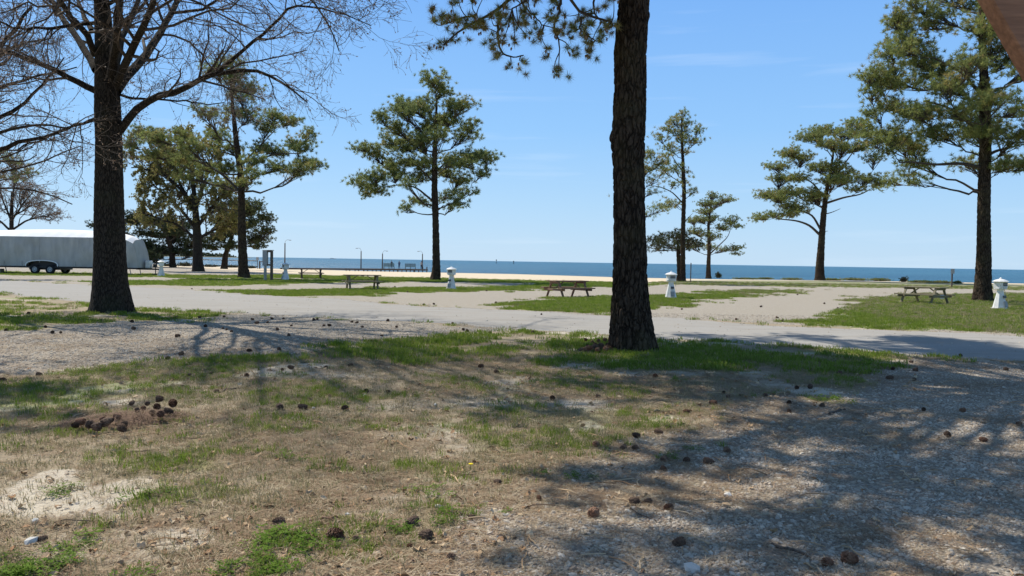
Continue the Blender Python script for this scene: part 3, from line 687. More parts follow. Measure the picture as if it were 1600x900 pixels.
# pine left of the notice board
pads382 = padgrid([(330, 105, 14, 8), (352, 118, 18, 9), (375, 110, 14, 8), (390, 130, 16, 9), (360, 140, 18, 9), (405, 150), (350, 165), (372, 175), (430, 185), (455, 190, 15, 9), (470, 205, 14, 8), (400, 190), (345, 190), (320, 205), (290, 215), (440, 215), (480, 235, 15, 7), (495, 258, 13, 5), (460, 245), (425, 235), (395, 225), (350, 230),
    (320, 235), (270, 225), (245, 215), (220, 208, 15, 8), (210, 225, 14, 8), (250, 245), (285, 250), (440, 265), (475, 262, 14, 6), (405, 255), (350, 262), (315, 262), (455, 262), (420, 280, 14, 7), (330, 285, 16, 7), (300, 280, 14, 7), (400, 290, 12, 5)], 18, 9)
pine((382, 434), [(381, 434), (380, 415), (378, 360), (377, 280), (368, 210), (362, 150), (360, 115)], [9, 7, 6.2, 5, 3.6, 2.2, 1], pads382,
     'open-crowned pine left of the grey notice board, its branches spreading wide to both sides', seed=51, dens=1.45, dry=.22, tint=.5, rise=.45,
     limbs=[([(376, 300), (345, 270), (310, 252), (285, 245)], 2.2), ([(376, 275), (400, 252), (430, 240), (465, 240)], 2.0), ([(374, 260), (400, 235), (430, 205)], 1.8)])

# dark evergreens in front of the water on the left
padsd1 = padgrid([(172, 350, 12, 6), (195, 345), (215, 340), (240, 345), (185, 365), (210, 362), (235, 365), (262, 350), (285, 362), (262, 372), (215, 385), (240, 388), (270, 392, 14, 7), (290, 380), (255, 400, 12, 6), (300, 395, 14, 6), (150, 352, 9, 4), (222, 405, 12, 8)], 18, 11)
pine((270, 418), [(270, 418), (269, 400), (264, 375), (250, 350)], [5, 4.2, 3.5, 1.5], padsd1, 'dark broad evergreen right behind the covered trailer', name='evergreen_tree', mat=M_dark, seed=61, dens=1.2, tint=.5, dry=.1, rise=.15, K=16, w=.07)
padsd2 = padgrid([(345, 345), (370, 330), (400, 325), (415, 340, 13, 9), (395, 350), (370, 360), (345, 370), (330, 385, 14, 8), (360, 385, 15, 7), (395, 372), (415, 360, 12, 8), (375, 318, 14, 8), (405, 385, 12, 5), (340, 325, 14, 9)], 18, 11)
pine((350, 420), [(350, 420), (352, 400), (362, 370), (372, 335)], [5, 4, 3, 1.5], padsd2, 'dark round evergreen behind the trunk of the open-crowned pine', name='evergreen_tree', mat=M_dark2, seed=63, dens=1.2, tint=.65, dry=.1, rise=.15, K=16, w=.07)

# ---- bare deciduous trees
def grow(st, d, ln, r, m, rng, wander=0.25, up=0.15, end=0.45):
    n = len(st); P_ = np.zeros((n, m, 3)); P_[:, 0] = st; cur = d.copy(); step = (ln / (m - 1))[:, None]
    for i in range(1, m):
        cur = nrm(cur + rng.normal(size=(n, 3)) * wander + np.array([0, 0, up])); P_[:, i] = P_[:, i - 1] + cur * step
    R = r[:, None] * np.linspace(1, end, m)[None]
    return P_, R
def spawn(P_, R, k, rng, ang=0.8, lf=0.6, rf=0.6, t0=0.25, L0=None, jitter=.25):
    n, m, _ = P_.shape
    T = nrm(np.gradient(P_, axis=1))
    ti = rng.uniform(t0, 1.0, (n, k)) * (m - 1); i0 = np.clip(ti.astype(int), 0, m - 2); f = (ti - i0)[..., None]
    ar = np.arange(n)[:, None]
    st = P_[ar, i0] * (1 - f) + P_[ar, i0 + 1] * f; tg = T[ar, i0]
    rr = (R[ar, i0] * (1 - f[..., 0]) + R[ar, i0 + 1] * f[..., 0])
    pr = nrm(np.cross(tg, rng.normal(size=(n, k, 3))))
    a = ang * rng.uniform(.6, 1.3, (n, k))[..., None]
    d = nrm(tg * np.cos(a) + pr * np.sin(a))
    L = (np.linalg.norm(np.diff(P_, axis=1), axis=2).sum(1) if L0 is None else L0)
    ln = np.broadcast_to(L[:, None], (n, k)) * lf * rng.uniform(1 - jitter * 2, 1 + jitter, (n, k)) * (1.15 - 0.5 * (ti / (m - 1)))
    return st.reshape(-1, 3), d.reshape(-1, 3), ln.ravel(), (rr * rf).ravel()

def bare_tree(base_px, trunk_px, rad_px, limbs, label, seed=1, levels=((7, .75, .5, .5), (7, .8, .5, .5), (6, .9, .55, .6)), twig_r=0.004, buds=6000, bud_L=0.05, bud_w=0.035, Y=None, name='bare_tree', auto=0, auto_len=6, group=None, bmat=M_bud, dtl=True, dry=.2, upl=(.10, .05, .0), wand=(.18, .22, .25), budK=3, mr=0.004):
    rng = np.random.default_rng(seed)
    B = G(*base_px) if Y is None else PD(base_px[0], base_px[1], Y); D = B[1]; s = D / F_PX
    root = empty(name, B, 0, label, 'tree', group)
    def loc(u, v, dy=0.0): return PD(u, v, D + dy) - B
    tp = np.array([loc(u, v) for u, v in trunk_px]); tp[0][2] -= 0.15; tr = np.array(rad_px) * s
    detailed_trunk('trunk', tp, tr, root, M_oakbark, rows=300 if dtl else 80, sides=64 if dtl else 20, amp=0.012 if dtl else .02, cell=(12, 12, 3.5) if dtl else (6, 6, 2), flare=tr[0] * .25, lobes=6, seed=seed)
    PL = []; RL = []
    for lb in limbs:
        pts, r0, r1 = lb[0], lb[1], lb[2]; dy = lb[3] if len(lb) > 3 else rng.uniform(-2.5, 2.5)
        k = len(pts); q = np.array([loc(u, v, dy * (i_ / (k - 1)) ** 1.2) for i_, (u, v) in enumerate(pts)])
        q = resample(q, 16); q[2:-1] += rng.normal(size=(13, 3)) * 0.02
        PL.append(q); RL.append(np.linspace(r0, r1, 16) * s)
    if auto:
        z0, z1 = tp[:, 2].max() * .45, tp[:, 2].max()
        z = rng.uniform(z0, z1, auto); a = rng.uniform(0, 2 * math.pi, auto); el = rng.uniform(.35, 1.0, auto)
        st = np.stack([np.interp(z, tp[:, 2], tp[:, 0]), np.interp(z, tp[:, 2], tp[:, 1]), z], 1)
        d = np.stack([np.cos(a) * np.cos(el), np.sin(a) * np.cos(el), np.sin(el)], 1)
        P0, R0_ = grow(st, d, auto_len * rng.uniform(.6, 1.1, auto), np.interp(z, tp[:, 2], tr) * .5, 16, rng, .13, .04, .2)
        PL += list(P0); RL += list(R0_)
    P_ = np.array(PL); R = np.array(RL)
    wd0 = Wood(); wd0.add(P_, R, 12); wd = Wood()
    tips = None; tw = Wood()
    for li, (k, ang, lf, rf) in enumerate(levels):
        st, d, ln, rr = spawn(P_, R, k, rng, ang, lf, rf, .15 if li == 0 else .2)
        ln = np.clip(ln, 0.25, 5)
        P_, R = grow(st, d, ln, np.maximum(rr, mr), 7 if li == 0 else (6 if li == 1 else 4), rng, wand[li], upl[li], .35)
        R = np.maximum(R, twig_r)
        (wd if li == 0 else tw).add(P_, R, 5 if li == 0 else 3)
    wd0.build('limbs', M_oakbark, root); wd.build('branches', M_branch, root); o = tw.build('twigs', M_twig, root); tag(o, kind='stuff')
    if buds:
        n = len(P_); i = rng.integers(0, n, buds); j = rng.integers(1, P_.shape[1], buds)
        C = P_[i, j]; nd = Needles(seed)
        nd.add(C, nrm(rng.normal(size=(buds, 3))), bud_L, bud_w, budK, 1.0, rng.uniform(0, 1, buds), np.where(rng.uniform(size=buds) < dry, .8, 0.0))
        nd.build('buds' if bmat is M_bud else 'foliage', bmat, root)
    return root
limbsA = [
    ([(160, 20), (120, -60), (60, -140), (0, -210)], 3.4, 1, -8), ([(162, -10), (150, -90), (130, -200), (120, -330)], 3.4, 1, -9), ([(165, 0), (220, -70), (290, -150), (360, -210)], 3.4, 1, -8.5), ([(163, 10), (250, -40), (340, -90), (430, -120)], 3.2, 1, -7),
    ([(160, -60), (200, -160), (250, -280), (300, -400)], 3.2, 1, -9), ([(155, -60), (90, -180), (20, -300)], 3, 1, -9), ([(160, -20), (180, -110), (200, -200), (215, -280)], 3.2, 1, -7.5), ([(158, -90), (120, -200), (70, -330)], 3, 1, -6),
    ([(187, 205), (203, 180), (217, 163), (232, 156), (262, 151), (278, 146), (300, 127), (322, 119), (345, 112), (375, 106), (410, 112), (450, 130), (480, 160)], 6.5, 1.0, -1.5),
    ([(340, 114), (352, 100), (368, 88), (385, 77), (402, 58), (420, 45), (440, 30), (445, 8), (470, 5), (530, 20), (580, 40)], 3.2, .6, -1.8),
    ([(182, 142), (200, 110), (228, 87), (247, 60), (265, 25), (280, -5), (310, -60), (350, -140)], 7.5, 2, 6),
    ([(180, 138), (193, 105), (210, 70), (228, 30), (243, -5), (255, -70), (262, -160)], 6.5, 2, -6),
    ([(176, 128), (183, 90), (194, 50), (210, 15), (222, -10), (225, -80), (240, -190)], 5.5, 2, 8),
    ([(162, 20), (160, -20), (152, -80), (147, -200), (150, -280)], 6, 2.5, 0.0),
    ([(175, 130), (180, 80), (184, 40), (188, -5), (195, -90), (180, -220)], 7.5, 2, -5),
    ([(150, 110), (143, 90), (122, 62), (106, 40), (88, 15), (75, -8), (50, -70), (20, -150)], 6.0, 2, 5),
    ([(148, 85), (138, 55), (118, 38), (104, 20), (90, -4), (70, -60), (60, -170)], 5.0, 1.5, -7),
    ([(143, 48), (130, 20), (120, -5), (100, -90), (95, -180)], 3.6, 1.2, 7),
    ([(150, 142), (128, 133), (112, 124), (90, 109), (62, 98), (40, 94), (20, 86), (0, 75), (-40, 62), (-100, 60)], 5.2, 1.2, -1.0),
    ([(148, 36), (120, 38), (95, 42), (70, 46), (40, 42), (18, 46), (0, 32), (-50, 20)], 3.0, .8, -3),
    ([(188, 148), (205, 155), (225, 157), (262, 156), (290, 160), (330, 165), (350, 160)], 2.2, .7, 2),
    ([(245, 55), (262, 52), (285, 58), (305, 72), (320, 90), (332, 108), (350, 125), (372, 150), (385, 180)], 1.8, .5, .5),
    ([(270, 20), (300, 18), (325, 12), (345, -5), (400, -30), (460, -30), (520, 0)], 2.4, .7, -3),
    ([(150, 185), (135, 190), (110, 198), (80, 210), (50, 225), (20, 235), (-20, 238)], 2.4, .9, 2.5),
    ([(255, -40), (320, -60), (400, -50), (470, -20), (510, 30), (530, 80)], 3.0, .7, -4),
    ([(262, -100), (340, -150), (430, -140), (500, -80)], 3.0, .8, 7),
    ([(100, -80), (40, -110), (-60, -100)], 3, .8, -8), ([(150, -200), (90, -240), (40, -260)], 3, .8, 8), ([(200, -180), (280, -240), (330, -250)], 3, .8, -8),
]
bare_tree((175, 487), [(174, 490), (174, 470), (172, 440), (172, 400), (171, 300), (170, 220), (168, 180), (167, 150), (165, 110), (163, 70), (161, 30), (158, -10), (150, -80), (145, -200), (150, -290)], [34, 29, 25, 22.5, 20, 18.5, 19, 18.5, 16, 14, 12.5, 11, 9, 5, 1.5], limbsA,
          'large leafless tree in the left foreground, its thick trunk in front of the trailer', seed=5, levels=((11, .75, .42, .5), (8, .75, .5, .55), (5, .8, .6, .6)), mr=.0035, twig_r=.0034, buds=14000, bud_L=.04, bud_w=.022, upl=(.06, .02, -.02))
limbsB = [([(-130, 330), (-60, 270), (0, 230), (45, 222), (90, 205), (150, 188)], 6, 1, -1), ([(-130, 300), (-60, 200), (0, 187), (30, 165), (58, 145), (78, 118), (100, 90)], 6, 1, 2), ([(-130, 280), (-80, 180), (-30, 110), (10, 60), (50, 10)], 7, 2, 0),
          ([(-130, 260), (-100, 120), (-60, 0), (-30, -80)], 8, 2, -2), ([(-130, 250), (-150, 100), (-170, -40)], 8, 2, 2), ([(-130, 290), (-200, 200), (-290, 130)], 6, 2, -1), ([(-130, 300), (-60, 240), (0, 205), (60, 195), (110, 200)], 4, 1, -3), ([(-100, 200), (-40, 150), (20, 130), (70, 115), (120, 105)], 4, 1, 3), ([(-80, 150), (-20, 90), (30, 70), (70, 60)], 4, 1, 1)]
bare_tree((-135, 480), [(-135, 483), (-134, 440), (-132, 380), (-130, 300), (-130, 250)], [26, 20, 17, 15, 13], limbsB, 'leafless tree outside the left edge whose bare branches reach into the top left', seed=9,
          levels=((9, .75, .42, .5), (7, .75, .5, .55), (5, .8, .6, .6)), mr=.003, twig_r=.0030, buds=6000, bud_L=.04, bud_w=.024, upl=(.05, .02, -.02))
# far bare tree behind the trailer
bare_tree((18, 405), [(18, 414), (18, 390), (18, 360), (18, 330), (19, 300)], [4.5, 3.8, 3.2, 2.6, 1.6], [([(18, 362), (0, 345), (-20, 335), (-45, 325)], 1.8, .5), ([(18, 360), (40, 345), (65, 338), (90, 335)], 1.8, .5), ([(18, 345), (35, 320), (55, 295)], 1.8, .5), ([(18, 345), (5, 315), (-5, 285)], 1.8, .5), ([(18, 325), (22, 290), (20, 262)], 1.8, .5), ([(18, 340), (50, 320), (80, 312)], 1.5, .4)],
          'small rounded leafless tree far behind the trailer on the left', seed=15, Y=96, levels=((12, .75, .5, .55), (9, .8, .5, .6), (7, .8, .55, .7)), twig_r=.007, buds=7000, bud_L=.14, bud_w=.05, dtl=False, mr=.008)
# brownish oak right behind the pine
bare_tree((310, 424), [(310, 424), (309, 410), (309, 385), (307, 350), (304, 310), (300, 270)], [9.5, 7.5, 6.8, 5.8, 4, 2.2], [([(308, 360), (285, 330), (260, 305), (235, 285)], 3, .8), ([(308, 355), (330, 325), (350, 300), (370, 285)], 3, .8), ([(306, 335), (285, 295), (270, 260), (255, 235)], 3, .8), ([(305, 330), (318, 290), (330, 255), (335, 225)], 3, .8), ([(303, 300), (298, 255), (292, 215)], 2.5, .7), ([(308, 375), (280, 352), (245, 340), (215, 330)], 2.6, .8), ([(308, 375), (340, 355), (370, 345)], 2.6, .8), ([(305, 320), (262, 275), (225, 262), (205, 262)], 2.6, .8)],
          'broad oak with brownish young leaves behind the open-crowned pine', seed=19, levels=((12, .75, .5, .55), (9, .8, .5, .6), (7, .8, .55, .7)), twig_r=.010, buds=60000, bud_L=.17, bud_w=.075, bmat=M_olive, dry=.22, dtl=False, name='oak_tree', budK=3, mr=.012)
# pine sprigs reaching in at the left edge
padsl = padgrid([(5, 245, 16, 8), (25, 255, 14, 8), (40, 268, 10, 6), (15, 275, 14, 7), (-15, 260, 18, 12), (-40, 240, 20, 14), (-60, 210, 22, 14), (-30, 280, 16, 9), (-80, 260, 20, 12), (-90, 180, 20, 12), (-60, 160, 18, 12), (-100, 220, 20, 12)], 16, 9)
pine((-75, 432), [(-75, 432), (-74, 380), (-72, 280), (-70, 200), (-72, 150)], [8, 7, 6, 4, 1.5], padsl, 'pine outside the left edge with one drooping green spray showing above the trailer', seed=71, dry=.2)

prl = np.random.default_rng(303)
padso = [(-560 + prl.uniform(-1, 1) * w_, v_, 85, 36) for v_, w_ in [(q_, 330 * (1 - abs((q_ + 330) / 420) ** 2) ** .5) for q_ in np.linspace(-85, -640, 46)]]
pine((-560, 529), [(-560, 529), (-559, 400), (-556, 100), (-559, -200), (-562, -500), (-560, -690)], [26, 22, 19, 15, 8, 2], padso, 'pine standing outside the left edge whose shade falls on the left lawn', seed=91, dens=.32, dry=.1, tint=.7, w=.03, depth=.95)
# ---- the big pine in the centre foreground
def centre_pine():
    rng = np.random.default_rng(101)
    B = G(990, 548); D = B[1]; s = D / F_PX
    root = empty('pine_tree', B, 0, 'massive dark pine trunk in the centre foreground, crown above the picture', 'tree')
    def loc(u, v, dy=0.0): return PD(u, v, D + dy) - B
    px = [(990, 552), (989, 538), (988, 520), (986, 480), (985, 440), (985, 400), (983.5, 350), (983, 300), (982, 260), (981, 215), (983, 180), (984, 120), (984, 80), (988, 30), (991, 0), (993, -60), (992, -200), (990, -400), (988, -560)]
    rd = [37, 35, 33, 29.5, 27, 26, 25, 24.5, 24.5, 26, 25.5, 24.5, 24.5, 23, 22.5, 21, 17, 9, 3]
    tp = np.array([loc(*p) for p in px]); tp[0][2] = -0.12
    detailed_trunk('trunk', tp, np.array(rd) * s, root, M_pinebark, rows=900, sides=130, amp=0.026, cell=(13, 13, 4.6), flare=0.10, lobes=7, seed=3,
                   knots=[(loc(957, 215) , .10, .035), (loc(1010, 25), .07, .03), (loc(957, 230), .16, .02)])
    wd = Wood(); nd = Needles(5); nf = Needles(6)
    # traced sprays of the lower branches
    sprays = [(682, 31), (694, 36), (702, 44), (715, 53), (708, 48), (685, 60), (692, 56), (746, 31), (738, 24), (757, 42), (750, 38), (768, 26), (782, 31), (790, 36), (799, 36), (810, 42), (790, 58), (771, 75), (779, 78), (785, 80), (796, 82), (804, 78), (815, 80), (821, 75), (827, 22), (820, 40), (838, 11), (849, 36), (842, 44), (860, 61), (868, 56), (879, 58), (870, 66), (890, 50), (871, 94), (876, 98), (896, 69), (905, 74), (910, 67), (918, 76), (924, 78), (932, 55), (940, 50), (949, 47), (944, 60), (910, 17), (930, 20), (918, 10), (952, 14), (945, 30), (888, 6), (870, 10), (855, 5), (800, 8), (780, 4), (760, 10), (740, 8), (697, 2), (720, 14), (830, -5), (725, 36), (730, 44), (765, 50), (745, 45), (905, 30), (925, 38), (880, 25), (862, 25), (938, 68), (893, 60), (712, 30), (835, 35), (812, 20)]
    mains = [([(992, -330), (940, -200), (890, -90), (877, 0), (885, 30), (905, 42), (930, 48), (948, 50)], 7, 1.5, -.6),
             ([(992, -300), (920, -180), (860, -80), (800, -20), (782, 10), (765, 13), (745, 14), (720, 30), (705, 45), (690, 58)], 7, 1.3, .5),
             ([(782, 10), (777, 35), (778, 55), (782, 70), (795, 78), (820, 76)], 2.6, .9, .5), ([(840, -60), (850, -10), (838, 12), (820, 25), (800, 35)], 3, 1, -.8),
             ([(745, 14), (715, 22), (700, 28), (684, 33)], 2, .8, .3), ([(877, 0), (872, 30), (862, 50), (872, 75), (873, 92)], 2.4, .9, -.4), ([(815, -30), (815, 0), (835, 20), (850, 35)], 2.2, .9, .2),
             ([(992, -120), (960, -80), (935, -30), (930, 0), (945, 20)], 4, 1, .6), ([(905, 42), (900, 60), (910, 68), (925, 76)], 1.8, .8, -.6)]
    MP = []
    for pts, r0, r1, dy in mains:
        q = np.array([loc(*p) for p in pts]); q[:, 1] += dy; q = resample(q, 18); q += rng.normal(size=q.shape) * .008; MP.append(q); wd.add(q, np.linspace(r0, r1, 18) * s, 8)
    MPa = np.concatenate(MP)
    C = np.array([loc(u, v) for u, v in sprays]); C[:, 1] += rng.uniform(-.9, .9, len(C))
    near = MPa[np.argmin(np.linalg.norm((MPa[None] - C[:, None]) * np.array([1, .5, 1]), axis=2) + 9 * 0, axis=1)]
    for nb, c in zip(near, C):
        q = bez(nb[None], ((nb + c) / 2 + rng.normal(size=3) * .06 + np.array([0, 0, -.04]))[None], c[None], 6); wd.add(q, np.linspace(.011, .006, 6)[None], 5)
    C2 = np.concatenate([C, C + rng.normal(size=C.shape) * .09, C + rng.normal(size=C.shape) * .13]); dd = nrm(rng.normal(size=C2.shape) * .6 + np.array([0, 0, .35]))
    nd.add(C2, dd, .16, .0060, 110, 1.0, rng.uniform(.6, 1.0, len(C2)), np.where(rng.uniform(size=len(C2)) < .5, .75, .2))
    # crown above the picture
    npad = 300; hz = rng.uniform(7.6, 15.0, npad); rr = np.where(hz < 11.5, 8.6, 8.6 * (16.0 - hz) / 4.5) * np.sqrt(rng.uniform(.03, 1, npad)); a = rng.uniform(0, 2 * math.pi, npad)
    ctr = np.stack([np.interp(hz, tp[:, 2], tp[:, 0]), np.interp(hz, tp[:, 2], tp[:, 1]), hz], 1)
    E = ctr + np.stack([rr * np.cos(a), rr * np.sin(a), 0 * a], 1)
    E[:, 0] -= 1.8; E[:, 1] -= .8
    bk = np.arange(npad) < 120; E[bk, 0] = rng.uniform(-7.5, 0.5, 120); E[bk, 1] = rng.uniform(4.5, 10.0, 120)
    lf = (np.arange(npad) >= 120) & (np.arange(npad) < 165); E[lf, 0] = rng.uniform(-8.0, -3.0, 45); E[lf, 1] = rng.uniform(-1.5, 4.5, 45); E[lf, 2] = rng.uniform(7.4, 9.5, 45)
    fr = (np.arange(npad) >= 165) & (np.arange(npad) < 215); E[fr, 0] = rng.uniform(-5.2, 1.0, 50); E[fr, 1] = rng.uniform(-8.0, -3.5, 50); E[fr, 2] = rng.uniform(6.6, 8.6, 50)
    E[:, 2] = np.maximum(E[:, 2], 1.6 + .345 * (E[:, 1] + B[1]) + .75 + rng.uniform(0, 1.2, npad)); hz = E[:, 2]; rr = np.hypot(E[:, 0], E[:, 1])
    kp = (vnoise(E[:, 0] * .45 + 3, E[:, 1] * .45 + E[:, 2] * .35, 12) > .47) | ((np.arange(npad) < 215) & (rng.uniform(size=npad) < .26)); E = E[kp]; hz = hz[kp]; rr = rr[kp]; npad = len(E)
    z0 = np.clip(hz - .22 * rr, 7.4, 14.5); st = np.stack([np.interp(z0, tp[:, 2], tp[:, 0]), np.interp(z0, tp[:, 2], tp[:, 1]), z0], 1)
    q = bez(st, (st + E) / 2 + rng.normal(size=E.shape) * .3, E, 9); wd.add(q, (np.clip(.010 * rr + .012, .02, .09))[:, None] * np.linspace(1, .25, 9)[None], 6)
    for i in range(npad):
        n = 26; u = nrm(rng.normal(size=(n, 3))) * rng.uniform(0, 1, (n, 1)) ** .5
        cc = E[i] + u * np.array([.80, .80, .38]); sp = q[i][rng.integers(5, 9, n)]
        wd.add(bez(sp, (sp + cc) / 2, cc, 3), np.full((n, 3), .009), 3)
        tc = (cc[:, None] + rng.normal(size=(n, 3, 3)) * .13).reshape(-1, 3)
        nf.add(tc, nrm(rng.normal(size=tc.shape) * .5 + np.array([0, 0, .5])), .20, .030, 20, 1.0, .5, .2)
    wd.build('branches', M_branch, root)
    nd.V += nf.V; nd.t += nf.t; nd.d += nf.d; nd.build('foliage', M_needle, root)
    # hanging cones on the lower sprays
    V = []; Q = []; off = 0
    k = 0
    for c in np.concatenate([C, C[:60]]):
        c = c + rng.normal(size=3) * np.array([.045, .05, .035]) + np.array([0, 0, -.01]); h = .062
        pts = np.array([c + np.array([0, 0, -h * f]) + rng.normal(size=3) * .004 for f in (0, .15, .45, .8, 1.0)])
        v, qq = tube_batch(pts[None], np.array([[.005, .016, .019, .012, .003]]), 7, off); V.append(v); Q.append(qq); off += len(v)
    o = link('hanging_cones', np_mesh('hanging_cones', np.concatenate(V), np.concatenate(Q)), M_cone, root); tag(o, kind='stuff')
    return root
centre_pine()

# ------------------------------------------------------------------ picnic tables
PROTO = {}
def picnic(u, v, rz, mat, label, L=1.9, droop=0.0):
    B = G(u, v)
    root = empty('picnic_table', B, rz, label, 'picnic table', 'wooden picnic tables on the campsites')
    w = 0.135
    for i in range(5):
        MB().box((random.uniform(-.01, .01), (i - 2) * (w + .012), .735), (L + random.uniform(-.02, .02), w, .045), bev=.004).build('plank', mat, root)
    for sy in (-1, 1):
        for k in range(2):
            MB().box((0, sy * (.70 + (k - .5) * (w + .01)), .42), (L, w, .055), bev=.004).build('bench_plank', mat, root)
    for sx in (-1, 1):
        x = sx * (L / 2 - .24)
        for sy in (-1, 1):
            MB().bar((x, sy * .27, .71), (x, sy * .66, -.01), .045, .10, up=(1, 0, 0), bev=.003).build('leg', mat, root)
        MB().box((x + sx * .051, 0, .665), (.05, .70, .09), bev=.003).build('top_batten', mat, root)
        MB().box((x + sx * .051, 0, .345), (.05, 1.62, .10), bev=.003).build('bench_beam', mat, root)
        MB().bar((x + sx * .02 - sx * .05, 0, .42), (x - sx * .45, 0, .70), .06, .035).build('brace', mat, root)
    MB().box((0, 0, .70), (.085, .66, .038), bev=.003).build('middle_batten', mat, root)
    return root
picnic(887, 464, R_(32), M_wood, 'brown picnic table on gravel left of the big central trunk')
picnic(566, 452, R_(19), M_greywood, 'green-grey picnic table on the grass strip, left of the lone pine')
picnic(486, 435, R_(17), M_darkwood, 'dark picnic table farthest away, beside the pedestal and notice board')
pt = picnic(1444, 474, R_(-60), M_greywood, 'picnic table on the right lawn seen end-on, small white plate under its bench')
# the small white plate on the right table
MB().box((.72, .18, .33), (.012, .33, .18), bev=.003).build('sign_plate', M_white, pt)
m = MB()
for k in range(4): m.box((.728, .18 + (k - 1.5) * .06, .34), (.003, .035, .035))
tag(m.build('plate_lettering', M_darkpanel, pt), kind='stuff')

# ------------------------------------------------------------------ lighthouse-shaped utility pedestals
def pedestal(u, v, rz, label):
    B = G(u, v); root = empty('utility_pedestal', B, rz, label, 'utility pedestal', 'white lighthouse-shaped utility pedestals')
    def frust(z0, z1, a, b, n=8):
        return MB().lathe([(a, z0), (b, z1)], n=n, T=Matrix.Rotation(math.pi / 8, 4, 'Z'))
    frust(-.02, .05, .33, .32).build('base_plate', M_white, root)
    frust(.05, .66, .265, .125).build('tower', M_white, root)
    MB().lathe([(.12, .66), (.12, .78)], n=8, T=Matrix.Rotation(math.pi / 8, 4, 'Z')).build('neck', M_grey if False else M_white, root)
    # hollow head: floor, four posts, inner box
    m = MB().lathe([(.15, .78), (.235, .80), (.235, .84), (.15, .84)], n=8, T=Matrix.Rotation(math.pi / 8, 4, 'Z')); m.build('gallery', M_white, root)
    MB().box((0, 0, .965), (.36, .36, .25), bev=.012).build('meter_box', M_white, root)
    MB().box((.02, -.188, .99), (.24, .02, .13), bev=.004).build('outlet_panel', M_darkpanel, root)
    MB().box((.02, -.194, .875), (.22, .035, .05), bev=.004).build('outlet_hood', M_white, root)
    for k in range(3): MB().box((-.05 + .07 * k, -.200, 1.0), (.035, .006, .06)).build('breaker', M_grey, root)
    MB().lathe([(.29, 1.09), (.30, 1.105), (.19, 1.17), (.07, 1.205), (.05, 1.21)], n=12).build('roof_cap', M_white, root)
    MB().lathe([(.05, 1.208), (.05, 1.235), (.03, 1.25), (.012, 1.27)], n=10).build('finial', M_white, root)
    MB().box((0.0, -.196, .50), (.15, .035, .10), M=Matrix.Rotation(R_(-13), 4, 'X'), bev=.003).build('lower_outlet', M_darkpanel, root)
    MB().box((0.0, -.245, .21), (.2, .02, .23), M=Matrix.Rotation(R_(-13), 4, 'X'), bev=.003).build('access_door', M_grey, root)
    MB().tube([(.15, -.05, .80), (.20, -.06, .7), (.21, -.07, .55)], .012, 6).build('hose_tap', M_grey, root)
    return root
pedestal(1562, 483, R_(25), 'white lighthouse-shaped pedestal at the right edge, beside the big dense pine')
pedestal(1048, 466, R_(8), 'white lighthouse-shaped pedestal just right of the big central trunk')
pedestal(705, 452, R_(-25), 'white lighthouse-shaped pedestal right of the lone pine')
pedestal(446, 437.5, R_(-50), 'white lighthouse-shaped pedestal beside the grey notice board')
pedestal(252, 431.5, R_(-60), 'white lighthouse-shaped pedestal in front of the trailer hitch')

# ------------------------------------------------------------------ notice board on two posts
B = G(418.5, 438.5); D = B[1]; s = D / F_PX
nb = empty('notice_board', B, R_(-38), 'grey notice board box on two posts, left of the pedestal', 'notice board')
H = 47 * s
MB().box((-.30, 0, .78), (.15, .15, 1.6), bev=.01).build('post', M_grey, nb)
MB().box((.42, 0, H / 2 - .01), (.15, .15, H), bev=.01).build('post', M_darkwood, nb)
MB().box((-.30, 0, H - .53), (.50, .13, 1.04), bev=.01).build('panel_box', M_grey, nb)
MB().box((.16, 0, H - .06), (.40, .10, .12), bev=.01).build('top_rail', M_darkwood, nb)
MB().box((.16, 0, H - .98), (.40, .10, .12), bev=.01).build('bottom_rail', M_darkwood, nb)
MB().box((.0, 0, H + .02), (1.1, .2, .04), bev=.01).build('cap_board', M_darkwood, nb)

